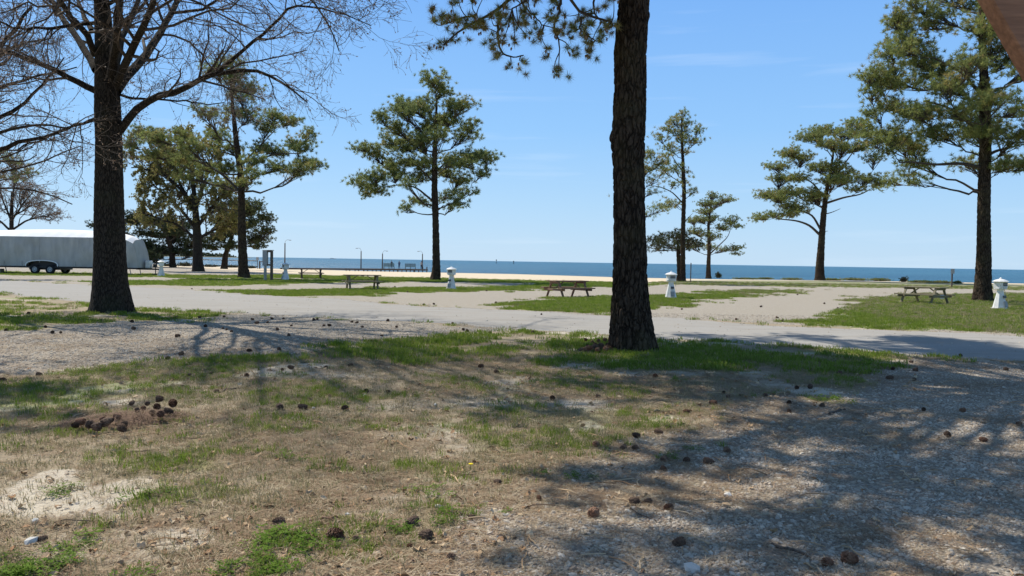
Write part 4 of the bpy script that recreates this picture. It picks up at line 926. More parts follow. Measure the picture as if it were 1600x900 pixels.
# ------------------------------------------------------------------ covered trailer
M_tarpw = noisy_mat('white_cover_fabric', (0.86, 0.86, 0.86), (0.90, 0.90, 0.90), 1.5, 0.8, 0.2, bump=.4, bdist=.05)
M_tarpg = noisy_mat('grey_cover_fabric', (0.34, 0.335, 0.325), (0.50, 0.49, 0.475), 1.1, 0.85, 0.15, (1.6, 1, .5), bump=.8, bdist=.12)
def trailer():
    Yt = 64.5
    x0 = PD(-14, 428, Yt)[0]; x1 = PD(223, 428, Yt)[0]; B = np.array([(x0 + x1) / 2, Yt, 0.0]); L = x1 - x0; W2 = 1.22
    root = empty('covered_trailer', B, R_(1.5), 'long travel trailer under a white and grey fabric cover with tandem wheels', 'trailer')
    def hgt(f):   # ridge and shoulder height along the length
        ridge = 3.34 + .24 * math.sin(math.pi * min(1, max(0, f)) ** .9); sh = 2.92
        if f > .78: k = (f - .78) / .22; ridge -= .50 * k ** 1.7; sh -= .42 * k ** 2.6
        return ridge, sh
    n = 90; fs = np.r_[np.linspace(0, .9, 62), np.linspace(.905, 1, 28)]
    rng = np.random.default_rng(3)
    def ex(f, z):   # nose rounding: x offset with height near the front and the rear
        return 0
    V = []; K = 9
    for f in fs:
        r, sh = hgt(f)
        wf = W2 * (1 - .10 * max(0, (f - .93) / .07) ** 2)
        row = []
        for k in range(K + 1):
            a = k / K * math.pi
            y = -math.cos(a) * wf; z = sh + (r - sh) * (1 - abs(y / wf) ** 1.5)
            z -= 0.03 * abs(math.sin(f * 40)) * math.sin(a * 2) ** 2
            row.append((L * (f - .5) - (.37 * ((f - .93) / .07) if f > .93 else 0), y, z))
        V.append(row)
    V = np.array(V); nn_ = len(fs)
    idx = np.arange(nn_ * (K + 1)).reshape(nn_, K + 1)
    Q = np.stack([idx[:-1, :-1], idx[1:, :-1], idx[1:, 1:], idx[:-1, 1:]], -1).reshape(-1, 4)
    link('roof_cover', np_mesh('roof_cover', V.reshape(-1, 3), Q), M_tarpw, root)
    # side covers: wrinkled sheets with wheel arch cut
    xa0, xa1 = None, None
    wx = [PD(u, 428, Yt)[0] - B[0] for u in (68, 91)]; wc = sum(wx) / 2
    for side in (-1, 1):
        rows = 26; VV = []
        for f in fs:
            r, sh = hgt(f); x = L * (f - .5)
            zb = .60
            dx = abs(x - wc)
            if dx < 1.22: zb = .60 + .42 * math.sqrt(max(0, 1 - (max(0, dx - .45) / .77) ** 2))
            wf = W2 * (1 - .10 * max(0, (f - .93) / .07) ** 2)
            for j in range(rows + 1):
                h = j / rows; z = zb + (sh - zb) * h
                wr = .045 * math.sin(x * 5.2 + h * 5 + 2 * math.sin(x * 1.3)) * math.exp(-((h - .75) / .35) ** 2) + .03 * math.sin(x * 2.1 - h * 6) + rng.normal() * .004
                bulge = .05 * math.sin(math.pi * h)
                xx = x + (.18 * h - .05 if False else 0)
                if f > .93: xx = x - (.40 * (h ** 2.0) - .03) * ((f - .93) / .07)
                VV.append((xx, side * (wf + bulge + wr * (1 - h ** 6)), z))
        idx = np.arange(nn_ * (rows + 1)).reshape(nn_, rows + 1)
        Q = np.stack([idx[:-1, :-1], idx[1:, :-1], idx[1:, 1:], idx[:-1, 1:]], -1).reshape(-1, 4)
        if side > 0: Q = Q[:, ::-1]
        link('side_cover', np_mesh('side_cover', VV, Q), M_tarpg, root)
    # end covers
    for f, sg in ((0.0, -1), (1.0, 1)):
        r, sh = hgt(f); x = L * (f - .5); wf = W2 * (.90 if sg > 0 else 1); m = MB()
        VV = []; QQ = []; ny = 10; nz_ = 10
        for j in range(nz_ + 1):
            h = j / nz_
            for i in range(ny + 1):
                y = -wf + 2 * wf * i / ny; top = sh + (r - sh) * max(0, 1 - (y / wf) ** 2) ** .4
                z = .6 + (top - .6) * h; xo = (-.40 * h ** 2.0 + .03) if sg > 0 else -.03 * math.sin(h * 3)
                VV.append((x + xo + sg * .06 * (1 - (y / wf) ** 2), y, z))
        idx = np.arange((ny + 1) * (nz_ + 1)).reshape(nz_ + 1, ny + 1)
        QQ = np.stack([idx[:-1, :-1], idx[:-1, 1:], idx[1:, 1:], idx[1:, :-1]], -1).reshape(-1, 4)
        if sg < 0: QQ = QQ[:, ::-1]
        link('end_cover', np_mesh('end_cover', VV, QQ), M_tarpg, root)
    for xx in (-L * .36, -L * .12, L * .13, L * .34): MB().box((xx, -W2 - .062, 1.85), (.035, .012, 1.9), bev=.003).build('cover_seam', M_tarpg, root)
    # hem strip with seams along the bottom
    for xx in np.linspace(-L / 2 + .5, L / 2 - .6, 9):
        if abs(xx - wc) > 1.4:
            MB().box((xx, -W2 - .055, .80), (.03, .02, .42)).build('hem_strap', M_grey, root)
    m = MB()
    for i in range(24):     # arch trim around the wheels
        a0 = math.pi * i / 24; a1 = math.pi * (i + 1) / 24
        def ap(a): return (wc + (1.24 if math.cos(a) > 0 else 1.24) * math.cos(a), -W2 - .07, .60 + .46 * math.sin(a) ** .6)
        m.bar(ap(a0), ap(a1), .04, .06)
    m.build('wheel_arch_trim', M_tarpw, root)
    MB().box((wc, .1, .68), (2.35, 2.05, .72)).build('wheel_well_shade', M_black, root)  # wheel well, its black box extended downward as shade behind the wheels
    MB().box((0, -W2 + .1, .53), (L, .08, .12)).build('frame_rail', M_black, root)
    MB().box((0, W2 - .1, .53), (L, .08, .12)).build('frame_rail', M_black, root)
    MB().box((0, 0, .58), (L - .1, 2.2, .05)).build('underfloor', M_black, root)
    Tx = Matrix.Rotation(math.pi / 2, 4, 'X')
    for x in wx:
        for sy in (-1, 1):
            w = empty('wheel', (x, sy * 1.12, .36)); w.parent = root
            MB().lathe([(.20, -.11), (.33, -.11), (.365, -.07), (.365, .07), (.33, .11), (.20, .11)], n=28, T=Tx, cap=False).build('tyre', M_rubber, w, True)
            MB().lathe([(.205, -.09), (.205, .09), (.17, .10), (.15, .055), (.07, .055), (.07, .10), (.02, .11)] if sy < 0 else [(.02, -.11), (.07, -.10), (.07, -.055), (.15, -.055), (.17, -.10), (.205, -.09), (.205, .09)], n=20, T=Tx).build('rim', M_rim, w)
            for k in range(8):
                m = MB(); a = k * math.pi / 4; m.box((.115 * math.cos(a), -sy * -.062, .115 * math.sin(a)), (.04, .01, .04))
                m.build('rim_slot', M_black, w)
    # tongue, jack, propane cover
    xf = L / 2
    for sy in (-1, 1): MB().bar((xf - .3, sy * .7, .50), (xf + 1.25, 0, .48), .07, .12).build('tongue_beam', M_black, root)
    MB().box((xf + .42, 0, .86), (.42, .55, .62), bev=.06).build('propane_cover', M_white, root)
    MB().lathe([(.035, .1), (.035, .95)], c=(xf + .95, 0, 0), n=10).build('tongue_jack', M_black, root)
    MB().box((xf + .95, 0, .07), (.42, .30, .12)).build('jack_foot', M_black, root)
    MB().box((xf + .92, 0, .78), (.30, .26, .32), bev=.05).build('battery_box', M_black, root)
    MB().lathe([(.05, .47), (.05, .57)], c=(xf + 1.28, 0, 0), n=10).build('coupler', M_black, root)
    for x in (-L / 2 + .7, L / 2 - .7):
        for sy in (-1, 1):
            MB().bar((x, sy * .9, .5), (x + .1, sy * .9, 0.02), .06, .04).build('stabiliser_jack', M_grey, root)
            MB().box((x + .1, sy * .9, .015), (.22, .22, .03)).build('jack_pad', M_black, root)
    MB().box((-L / 2 + 1.0, -.9, .17), (1.1, .5, .36), bev=.02).build('wood_block', M_greywood, root)
trailer()

# ------------------------------------------------------------------ signs and posts
def sign(u, v, hpx, wpx, label, shape='round', mat=M_grey, post=M_darkwood):
    B = G(u, v); s = B[1] / F_PX; r = empty('sign_post', B, 0, label, 'sign'); H = hpx * s
    MB().box((0, 0, H / 2), (.10, .10, H), bev=.01).build('post', post, r)
    if shape == 'round': MB().box((0, -.07, H - wpx * s * .55), (wpx * s, .03, wpx * s * 1.25), bev=.02).build('sign_panel', mat, r)
    return r
sign(402.3, 420, 18, 4, 'small sign on a thin post by the shore left of the notice board')
sign(1487, 448.5, 28, 6, 'small grey sign on a dark post by the shore left of the big dense pine')
B = G(406.8, 420.5)
r = empty('beach_post', G(405.8, 420), 0, 'short dark post with a rail stub beside the small shore sign', 'post'); s = r.location.y / F_PX
MB().box((0, 0, 6 * s), (.22, .22, 12 * s), bev=.02).build('post', M_darkwood, r); MB().box((6 * s, 0, 11.2 * s), (12 * s, .12, .14), bev=.02).build('rail', M_darkwood, r)
B = G(1079, 441); r = empty('thin_pole', B, 0, 'thin bare pole standing right of the sparse pine', 'pole'); s = B[1] / F_PX
MB().lathe([(.045, 0), (.045, 30 * s), (.02, 30.4 * s)], n=8).build('pole', M_darkwood, r)

# ------------------------------------------------------------------ pier
DZ = -0.50
pa = P(440, 418.3, DZ); pb = P(665, 420.6, DZ)
dirv = (pb - pa); Lp = np.linalg.norm(dirv); ang = math.atan2(dirv[1], dirv[0])
pier = empty('pier', (pa[0], pa[1], DZ), ang, 'long low wooden fishing pier running out over the water', 'pier')
m = MB(); k = 0
while k * .5 < Lp: m.box((k * .5 + .24, 0, -.03), (.47, 2.6, .06)); k += 1
o = m.build('deck', M_pierwood, pier)
for sy in (-1, 1): MB().box((Lp / 2, sy * 1.25, -.18), (Lp, .12, .26)).build('stringer', M_darkwood, pier)
x = 14.0
while x <= Lp:
    for sy in (-1, 1): MB().lathe([(.13, -3.0), (.12, .02 if x < Lp - 1 else .55)], c=(x, sy * 1.15, 0), n=8).build('pile', M_darkwood, pier)
    x += (Lp - 14.2) / 9
# wider head platform
MB().box((Lp - 7.0, 2.9, -.035), (13.5, 3.2, .06)).build('platform', M_pierwood, pier)
for x in (Lp - 13, Lp - 9, Lp - 5, Lp - 1): MB().lathe([(.13, -3.0), (.12, -.08)], c=(x, 4.3, 0), n=8).build('pile', M_darkwood, pier)
def on_pier(u, off=0.0):
    # the point on the pier's line seen at column u
    d = ray(u, 420); a = d[0] / d[1]
    # pa + k*dir : x = a*y
    dx, dy = dirv[0] / Lp, dirv[1] / Lp
    k = (a * pa[1] - pa[0]) / (dx - a * dy)
    p = pa + np.array([dx, dy, 0]) * k + np.array([-dy, dx, 0]) * off
    return np.array([p[0], p[1], DZ])
def lamp(p, H, rz, label):
    r = empty('pier_lamp', p, rz, label, 'lamp post', 'lamp posts along the pier')
    MB().lathe([(.13, 0), (.10, H)], n=10).build('pole', M_darkwood, r)
    MB().tube([(0, 0, H - .1), (.05, 0, H + .35), (.35, 0, H + .62), (.8, 0, H + .62)], .035, 6).build('arm', M_grey, r)
    MB().box((.95, 0, H + .57), (.45, .18, .12), bev=.03).build('lamp_head', M_grey, r)
pl = G(445, 420.5); lamp(pl, 5.0, 0.1, 'lamp post nearest the shore, above the white pedestal')
lamp(on_pier(564), 3.75, math.pi, 'lamp post over the middle of the pier with its arm turned left')
lamp(on_pier(600, 1.0), 3.3, 0.2, 'lamp post left of the pier benches with its arm turned right')
lamp(on_pier(661, .4), 3.4, math.pi, 'lamp post at the far end of the pier beside the standing angler')
M_bench = noisy_mat('green_grey_bench', (0.10, 0.15, 0.13), (0.16, 0.21, 0.18), 4)
def pbench(u, label):
    p = on_pier(u, 1.2); r = empty('pier_bench', p, 0.0, label, 'bench', 'double benches on the pier')
    for z in (.62, .86, 1.10): MB().box((0, -.25, z), (2.35, .05, .17), bev=.01).build('back_slat', M_bench, r)
    for y in (-.1, .12): MB().box((0, y, .45), (2.35, .19, .05), bev=.01).build('seat_slat', M_bench, r)
    for x in (-1.12, 0, 1.12):
        MB().box((x, -.29, .6), (.09, .06, 1.2)).build('leg', M_bench, r); MB().box((x, .16, .21), (.09, .08, .42)).build('leg', M_bench, r)
pbench(611, 'bench on the pier with a person at it, left of the other'); pbench(644.5, 'empty bench on the pier, right-hand one near the end')
skin = new_mat('skin', (0.42, 0.27, 0.2), .6); hair = new_mat('dark_hair', (.02, .015, .012), .7)
def person(p, rz, shirt, trousers, label, pose='stand', cap=None):
    r = empty('person', p, rz, label, 'person')
    me = bpy.data.meshes.new('body')
    seat = pose == 'sit'
    dz = -.42 if seat else 0
    kn = .45
    if seat: legs = [(.10, .02, .88 + dz), (.12, .42, .48), (.12, .44, .06), (.12, .56, .03)]
    else: legs = [(.10, .0, .88), (.11, .03, .48), (.12, -.02, .06), (.12, .12, .03)]
    V = [(0, 0, .95 + dz), (0, -.01, 1.18 + dz), (0, 0, 1.42 + dz), (0, .01, 1.52 + dz), (0, .02, 1.60 + dz), (0, .025, 1.68 + dz)]
    R = [(.15, .11), (.14, .10), (.17, .10), (.055, .055), (.085, .095), (.07, .08)]
    E = [(0, 1), (1, 2), (2, 3), (3, 4), (4, 5)]
    for sx in (-1, 1):
        n = len(V)
        for i, q in enumerate(legs): V.append((sx * q[0], q[1], q[2])); R.append([(.095, .1), (.065, .07), (.045, .05), (.04, .035)][i])
        E += [(0, n), (n, n + 1), (n + 1, n + 2), (n + 2, n + 3)]
        n = len(V)
        arm = [(.20, 0, 1.40), (.25, .02, 1.12), (.20 if not seat else .12, .22, 1.02), (.18 if not seat else .08, .29, 1.04)]
        for i, q in enumerate(arm): V.append((sx * q[0], q[1], q[2] + dz)); R.append([(.055, .055), (.042, .042), (.03, .03), (.035, .02)][i])
        E += [(2, n), (n, n + 1), (n + 1, n + 2), (n + 2, n + 3)]
    me.from_pydata(V, E, []); o = link('body', me, None, r); o.modifiers.new('skin', 'SKIN'); ss = o.modifiers.new('sub', 'SUBSURF'); ss.levels = ss.render_levels = 1
    for i, sv in enumerate(me.skin_vertices[0].data): sv.radius = R[i]
    me.skin_vertices[0].data[0].use_root = True
    bm_ = new_mat('clothed_body', shirt, .85); t = NT(bm_); sp = t.n('ShaderNodeSeparateXYZ'); t.l(t.obj(), sp.inputs[0]); z = sp.outputs[2]
    c = t.mix(t.math('GREATER_THAN', z, .93 + dz), trousers, shirt); c = t.mix(t.math('GREATER_THAN', z, 1.47 + dz), c, (0.42, 0.27, 0.2)); t.color(c); me.materials.append(bm_)
    MB().lathe([(.02, 1.80 + dz), (.075, 1.77 + dz), (.10, 1.70 + dz), (.098, 1.64 + dz)][::-1], c=(0, -.005, 0), n=12).build('hair' if cap is None else 'cap', hair if cap is None else new_mat('cap_fabric', cap, .8), r, True)
p = on_pier(615, 1.2); p[2] += .03; person(p, R_(180), (.03, .03, .04), (.05, .05, .08), 'person in dark clothes at the left pier bench', 'stand')
person(on_pier(624.5, .3), R_(20), (.03, .04, .10), (.02, .03, .08), 'person in dark blue standing alone between the two pier benches')
person(on_pier(658.8, .2), R_(-30), (.45, .40, .36), (.03, .03, .05), 'person in a pale top standing at the far end of the pier')

# white beach chair
r = empty('beach_chair', G(506, 417.3), R_(20), 'small white chair standing alone on the beach beyond the far picnic table', 'chair'); r.location.z += .55
for q in ((-.35, -.3), (.35, -.3), (-.35, .35), (.35, .35)): MB().bar((q[0], q[1], -.75), (q[0] * .9, q[1] * .9, .05), .07, .07).build('leg', M_white, r)
MB().box((0, 0, .06), (.8, .75, .07), bev=.02).build('seat', M_white, r)
for k in range(4): MB().box((-.28 + k * .19, .38, .38), (.12, .04, .65), M=Matrix.Rotation(R_(-12), 4, 'X'), bev=.01).build('back_slat', M_white, r)
for sx in (-1, 1): MB().box((sx * .42, 0, .32), (.1, .75, .05), bev=.01).build('armrest', M_white, r)

# ------------------------------------------------------------------ far things: ship, buoys, far shore, breakwater
M_ship = new_mat('ship_paint', (.18, .22, .27), .7)
c = P(520, 404.2, WATER_Z); k = 3800 / c[1]; c = np.array([c[0] * k, 3800, WATER_Z]); r = empty('cargo_ship', c, 0, 'faint low cargo ship on the horizon above the far picnic tables', 'ship')
r.scale = (.42, .42, .36)
MB().add([(-34, -5, 0), (32, -5, 0), (39, 0, 6), (-37, 0, 5), (-34, 5, 0), (32, 5, 0)], [(0, 1, 2, 3), (4, 3, 2, 5), (0, 3, 4), (1, 5, 2)]).build('hull', M_ship, r)
MB().box((-20, 0, 8), (9, 7, 8)).build('wheelhouse', M_ship, r); MB().box((2, 0, 7), (14, 6, 4)).build('cargo', M_ship, r); MB().lathe([(.8, 6), (.6, 17)], c=(-6, 0, 0), n=8).build('mast', M_ship, r)
for u, h, nm in ((775.5, 3.6, 'tall channel marker standing on the horizon right of the lone pine'), (802.5, 2.2, 'small channel marker standing on the horizon, right-hand of the two')):
    c = P(u, 413, WATER_Z); k = 1000 / c[1]; c = np.array([c[0] * k, 1000., WATER_Z]); r = empty('channel_marker', c, 0, nm, 'buoy', 'channel markers at sea')
    MB().lathe([(.9, -1), (.9, .6), (.25, .9), (.2, h)], n=10).build('float', M_darkpanel, r); MB().box((0, 0, h + .4), (1.4, .5, 1.3), bev=.05).build('daymark', M_darkpanel, r)
# far wooded shore (a wood reading as one mass)
def far_shore():
    rng = np.random.default_rng(77); Yf = 2300
    nd = Needles(77)
    u = rng.uniform(-420, 350, 5200); a = (u - 800) / F_PX; prof = np.interp(u, [-420, 180, 260, 300, 340, 350], [17, 17, 15, 14, 8, 3]) * (.7 + .5 * vnoise(u * .12, u * 0, 3))
    z = WATER_Z + rng.uniform(0, 1, len(u)) * prof
    C = np.stack([a * Yf, Yf + rng.uniform(-40, 120, len(u)), z], 1)
    nd.add(C, nrm(rng.normal(size=C.shape) + np.array([0, 0, .6])), 5.5, 4.0, 5, 1.0, .5, .1)
    o = nd.build('far_woods', M_dark, None); tag(o, 'far wooded shore fading blue across the water at the left', 'woods', None, 'stuff')
    rows = 60; us = np.linspace(-420, 400, rows); V = []
    for uu in us:
        a = (uu - 800) / F_PX; V += [(a * (Yf - 60), Yf - 60, WATER_Z - .5), (a * (Yf - 50), Yf - 50, WATER_Z + 1.6 * (uu < 395)), (a * (Yf + 140), Yf + 140, WATER_Z + 1.8 * (uu < 395))]
    idx = np.arange(rows * 3).reshape(rows, 3); Q = np.stack([idx[:-1, :-1], idx[1:, :-1], idx[1:, 1:], idx[:-1, 1:]], -1).reshape(-1, 4)
    tag(link('far_headland', np_mesh('far_headland', V, Q), noisy_mat('headland_soil', (.12, .12, .07), (.2, .18, .11), .02)), kind='structure')
far_shore()
M_rock = noisy_mat('dark_rock', (.10, .095, .09), (.22, .21, .19), 2, bump=.6, bdist=.1)
def rockmesh(seed, r=1.0):
    rng = np.random.default_rng(seed); import bmesh
    bm = bmesh.new(); bmesh.ops.create_icosphere(bm, subdivisions=1, radius=r)
    for v in bm.verts: v.co = v.co * rng.uniform(.75, 1.15); v.co.z *= .62
    me = bpy.data.meshes.new('rock'); bm.to_mesh(me); bm.free(); return me
def many(base, n, f):
    """merge n transformed copies of a mesh; f(i) -> (pos, scale3, rotz)"""
    co = np.array([v.co for v in base.vertices]); fa = np.array([list(p.vertices) for p in base.polygons]); V = []; T = []
    for i in range(n):
        p, sc, rz = f(i); c_, s_ = math.cos(rz), math.sin(rz); q = co * np.array(sc); q = np.stack([q[:, 0] * c_ - q[:, 1] * s_, q[:, 0] * s_ + q[:, 1] * c_, q[:, 2]], 1) + np.array(p)
        V.append(q); T.append(fa + i * len(co))
    return np.concatenate(V), np.concatenate(T)
rm = rockmesh(1)
a0 = P(265, 405.3, WATER_Z); a1 = P(398, 408.2, WATER_Z)
rr_ = np.random.default_rng(4)
V, T = many(rm, 170, lambda i: (a0 + (a1 - a0) * (i / 170) + np.array([0, rr_.normal() * .8, .1]), rr_.uniform(.7, 1.5, 3) * np.array([1.5, 1.2, .9]), rr_.uniform(0, 6)))
tag(link('breakwater', np_mesh('breakwater', V, None, T, smooth=False), M_rock), 'low dark line of breakwater rocks in the water behind the left-hand trees', 'breakwater')

# ------------------------------------------------------------------ shrubs
def shrub(u, v, wpx, hpx, label, seed, mat=M_dark, bare=0.0, dens=1.0, group=None, dry=.2):
    B = G(u, v); s = B[1] / F_PX; rng = np.random.default_rng(seed); w = wpx * s / 2; h = hpx * s
    r = empty('shrub', B, 0, label, 'shrub', group)
    n = int(60 * dens); st = np.zeros((n, 3)); st[:, 0] = rng.uniform(-w * .5, w * .5, n); st[:, 1] = rng.uniform(-.3, .3, n)
    e = np.stack([rng.uniform(-w, w, n), rng.uniform(-w, w, n) * .6, h * rng.uniform(.35, 1, n)], 1); e[:, 2] *= np.sqrt(np.maximum(.1, 1 - (e[:, 0] / w) ** 2 * .7))
    wd = Wood(); wd.add(bez(st, (st + e) / 2 + rng.normal(size=e.shape) * .08, e, 5), np.full((n, 5), .016), 3); wd.build('stems', M_branch, r)
    if bare < 1:
        k = int(260 * dens * (1 - bare)); ei = rng.integers(0, n, k); tt = rng.uniform(.3, 1, k)[:, None]; C = st[ei] * (1 - tt) + e[ei] * tt + rng.normal(size=(k, 3)) * np.array([w * .18, w * .15, h * .1])
        C[:, 2] = np.maximum(C[:, 2], .05); nd = Needles(seed); nd.add(C, nrm(rng.normal(size=C.shape) + np.array([0, 0, .6])), max(.16, h * .2), .07, 9, 1.0, rng.uniform(.1, .8, k), np.where(rng.uniform(size=k) < dry, .7, 0.)); nd.build('foliage', mat, r)
shl = 'low shrubs along the shore'
shrub(1122, 434, 9, 9, 'small rounded dark bush on the shore just right of the bushy pine', 1)
for i, (u, v, w_, h_, lb) in enumerate([(1165, 436, 34, 3, 'low thin green mound of shore scrub right of the small bush'), (1195, 436, 26, 4, 'low dark scrub left of the spreading pine'), (1238, 437, 30, 4, 'olive scrub tuft touching the left side of the spreading pine'), (1300, 438, 30, 5, 'low scrub just right of the spreading pine trunk'),
        (1335, 438, 40, 6, 'dark dense scrub between the spreading pine and the leafless sprig'), (1375, 439, 34, 7, 'dark rounded scrub, tallest right of the spreading pine'), (1440, 441.5, 44, 5, 'dark low scrub above the right-hand picnic table'), (1470, 442, 30, 5, 'dark scrub immediately left of the small grey sign'), (1496, 443, 10, 6, 'small scrub tuft right of the small grey sign')]):
    shrub(u, v, w_, h_ * .62, lb, 10 + i, dens=1.0, group=shl, mat=M_needle, dry=.3)
shrub(1412, 440.5, 13, 9, 'leafless sprig bush behind the right-hand picnic table', 30, bare=.75, group=shl)
for i, (u, v, w_, h_, lb) in enumerate([(262, 416, 30, 5, 'dark scrub behind the evergreen trunk at left'), (290, 416, 26, 7, 'dark rounded scrub left of the oak trunk'), (330, 417, 30, 4, 'brown scrub right of the oak trunk'), (362, 418, 34, 5, 'dark low scrub left of the open-crowned pine trunk'), (392, 419, 18, 4, 'small dark scrub right of the open-crowned pine trunk')]):
    shrub(u, v, w_, h_, lb, 40 + i, dens=1.2, group=shl, dry=.4)

# ------------------------------------------------------------------ porch timbers at the top right
M_porch = noisy_mat('stained_brown_timber', (0.15, 0.072, 0.040), (0.29, 0.150, 0.085), 5, .6, .3, (1, 12, 12), .3, .003)
M_porch2 = noisy_mat('grey_brown_timber', (0.16, 0.12, 0.10), (0.27, 0.21, 0.17), 5, .7, .3, (1, 12, 12), .3, .003)
A = PD(1518, -80, 2.5); Bq = PD(1694, 230, 2.5)
pr = empty('porch_frame', (2.35, 2.5, 0), 0, 'brown timber roof bracing of a porch cutting across the top right corner', 'porch')
o_ = np.array([2.35, 2.5, 0])
MB().bar(A - o_, Bq - o_, .09, .066, up=(0, 1, 0), bev=.006).build('brace_timber', M_porch, pr)
perp = nrm(np.cross(Bq - A, np.array([0, 1., 0])))
if perp[0] < 0: perp = -perp
for k, (off, dy, mt) in enumerate([(.060, .05, M_porch2), (.102, .02, M_porch), (.145, .06, M_porch2), (.19, .04, M_porch)]):
    sh = perp * off + np.array([0, dy, 0]) - o_
    MB().bar(A + sh, Bq + sh, .05, .030, up=(0, 1, 0), bev=.004).build('board', mt, pr)
MB().box((Bq[0] - o_[0] + .12, .02, 1.35), (.14, .14, 2.7), bev=.008).build('post', M_porch, pr)
MB().box((Bq[0] - o_[0] - .3, .02, 2.77), (2.2, .14, .14), bev=.008).build('beam', M_porch, pr)

exec_details = True
# ------------------------------------------------------------------ pine cones
def cone_mesh(seed, L=.10, Rm=.036, rings=11, per=9):
    rng = np.random.default_rng(seed); V = []; F = []
    def core(z): f = z / L; return Rm * .62 * (math.sin(math.pi * min(1, max(0, f * .82 + .14))) ** .8)
    for j in range(7):
        z = L * j / 6
        for i in range(8): a = i * math.pi / 4; V.append((core(z) * math.cos(a), core(z) * math.sin(a), z))
    for j in range(6):
        for i in range(8): F.append((j * 8 + i, j * 8 + (i + 1) % 8, (j + 1) * 8 + (i + 1) % 8, (j + 1) * 8 + i))
    F.append(tuple(range(8))[::-1]); F.append(tuple(48 + i for i in range(8)))
    for j in range(rings):
        z = L * (.06 + .88 * j / (rings - 1)); c = core(z); ro = c * .85 + Rm * .75 * (1 - .5 * j / rings) * rng.uniform(.9, 1.1)
        for i in range(per):
            a = (i + .5 * (j % 2)) * 2 * math.pi / per + rng.normal() * .06; w = .42 * 2 * math.pi / per * 1.05; up = .010 + .006 * rng.random() + .014 * j / rings
            n = len(V); ca = lambda q, r, zz: (r * math.cos(q), r * math.sin(q), zz)
            V += [ca(a - w * .5, c * .8, z - .002), ca(a + w * .5, c * .8, z - .002), ca(a + w, ro * .93, z + up * .7), ca(a, ro * 1.06, z + up * 1.1), ca(a - w, ro * .93, z + up * .7), ca(a, ro * .95, z + up * .1 - .001)]
            F += [(n, n + 1, n + 2, n + 3, n + 4), (n + 4, n + 3, n + 5), (n + 3, n + 2, n + 5), (n, n + 4, n + 5), (n + 1, n + 5, n + 2), (n, n + 5, n + 1)]
    V = np.array(V); V[:, 2] -= L * .5
    V = V[:, [2, 0, 1]]   # lying on its side, axis along x
    me = bpy.data.meshes.new('pine_cone'); me.from_pydata(V.tolist(), [], F); me.validate(); return me
CM = [cone_mesh(1), cone_mesh(2, .085, .040), cone_mesh(3, .11, .034, 12), cone_mesh(4, .07, .038, 8)]
CMr = [m.copy() for m in CM[:2]]
for m in CM: m.materials.append(M_cone)
for m in CMr: m.materials.append(M_conered)
for M_ in (M_cone, M_conered):
    t = NT(M_); src = t.b.inputs['Base Color'].links[0].from_socket; oi = t.n('ShaderNodeObjectInfo'); tc = t.n('ShaderNodeTexCoord').outputs['Object']
    ln = t.n('ShaderNodeVectorMath', operation='LENGTH'); sp3 = t.n('ShaderNodeVectorMath', operation='MULTIPLY'); t.l(tc, sp3.inputs[0]); sp3.inputs[1].default_value = (0, 1, 1); t.l(sp3.outputs[0], ln.inputs[0])
    cc = t.mix(t.mr(ln.outputs['Value'], .036, .050, 0, .7), src, (.30, .19, .12)); cc = t.mix(t.mr(oi.outputs['Random'], .3, 1, 0, .5), cc, (.035, .025, .02)); t.color(cc)
crng = np.random.default_rng(21)
def cone(u, v, label, size=1.0, red=False, group='fallen pine cones', lift=0.0, tilt=None):
    p = G(u, v); me = (CMr[crng.integers(2)] if red else CM[crng.integers(4)])
    o = bpy.data.objects.new('pine_cone', me); COL.objects.link(o)
    sc = size * .56 * crng.uniform(.78, 1.22); o.scale = (sc, sc, sc); o.location = (p[0], p[1], gz(p) + .033 * sc + lift)
    o.rotation_euler = (crng.uniform(0, 6), crng.uniform(-.35, .35) if tilt is None else tilt, crng.uniform(0, 6))
    tag(o, label, 'pine cone', group); return o
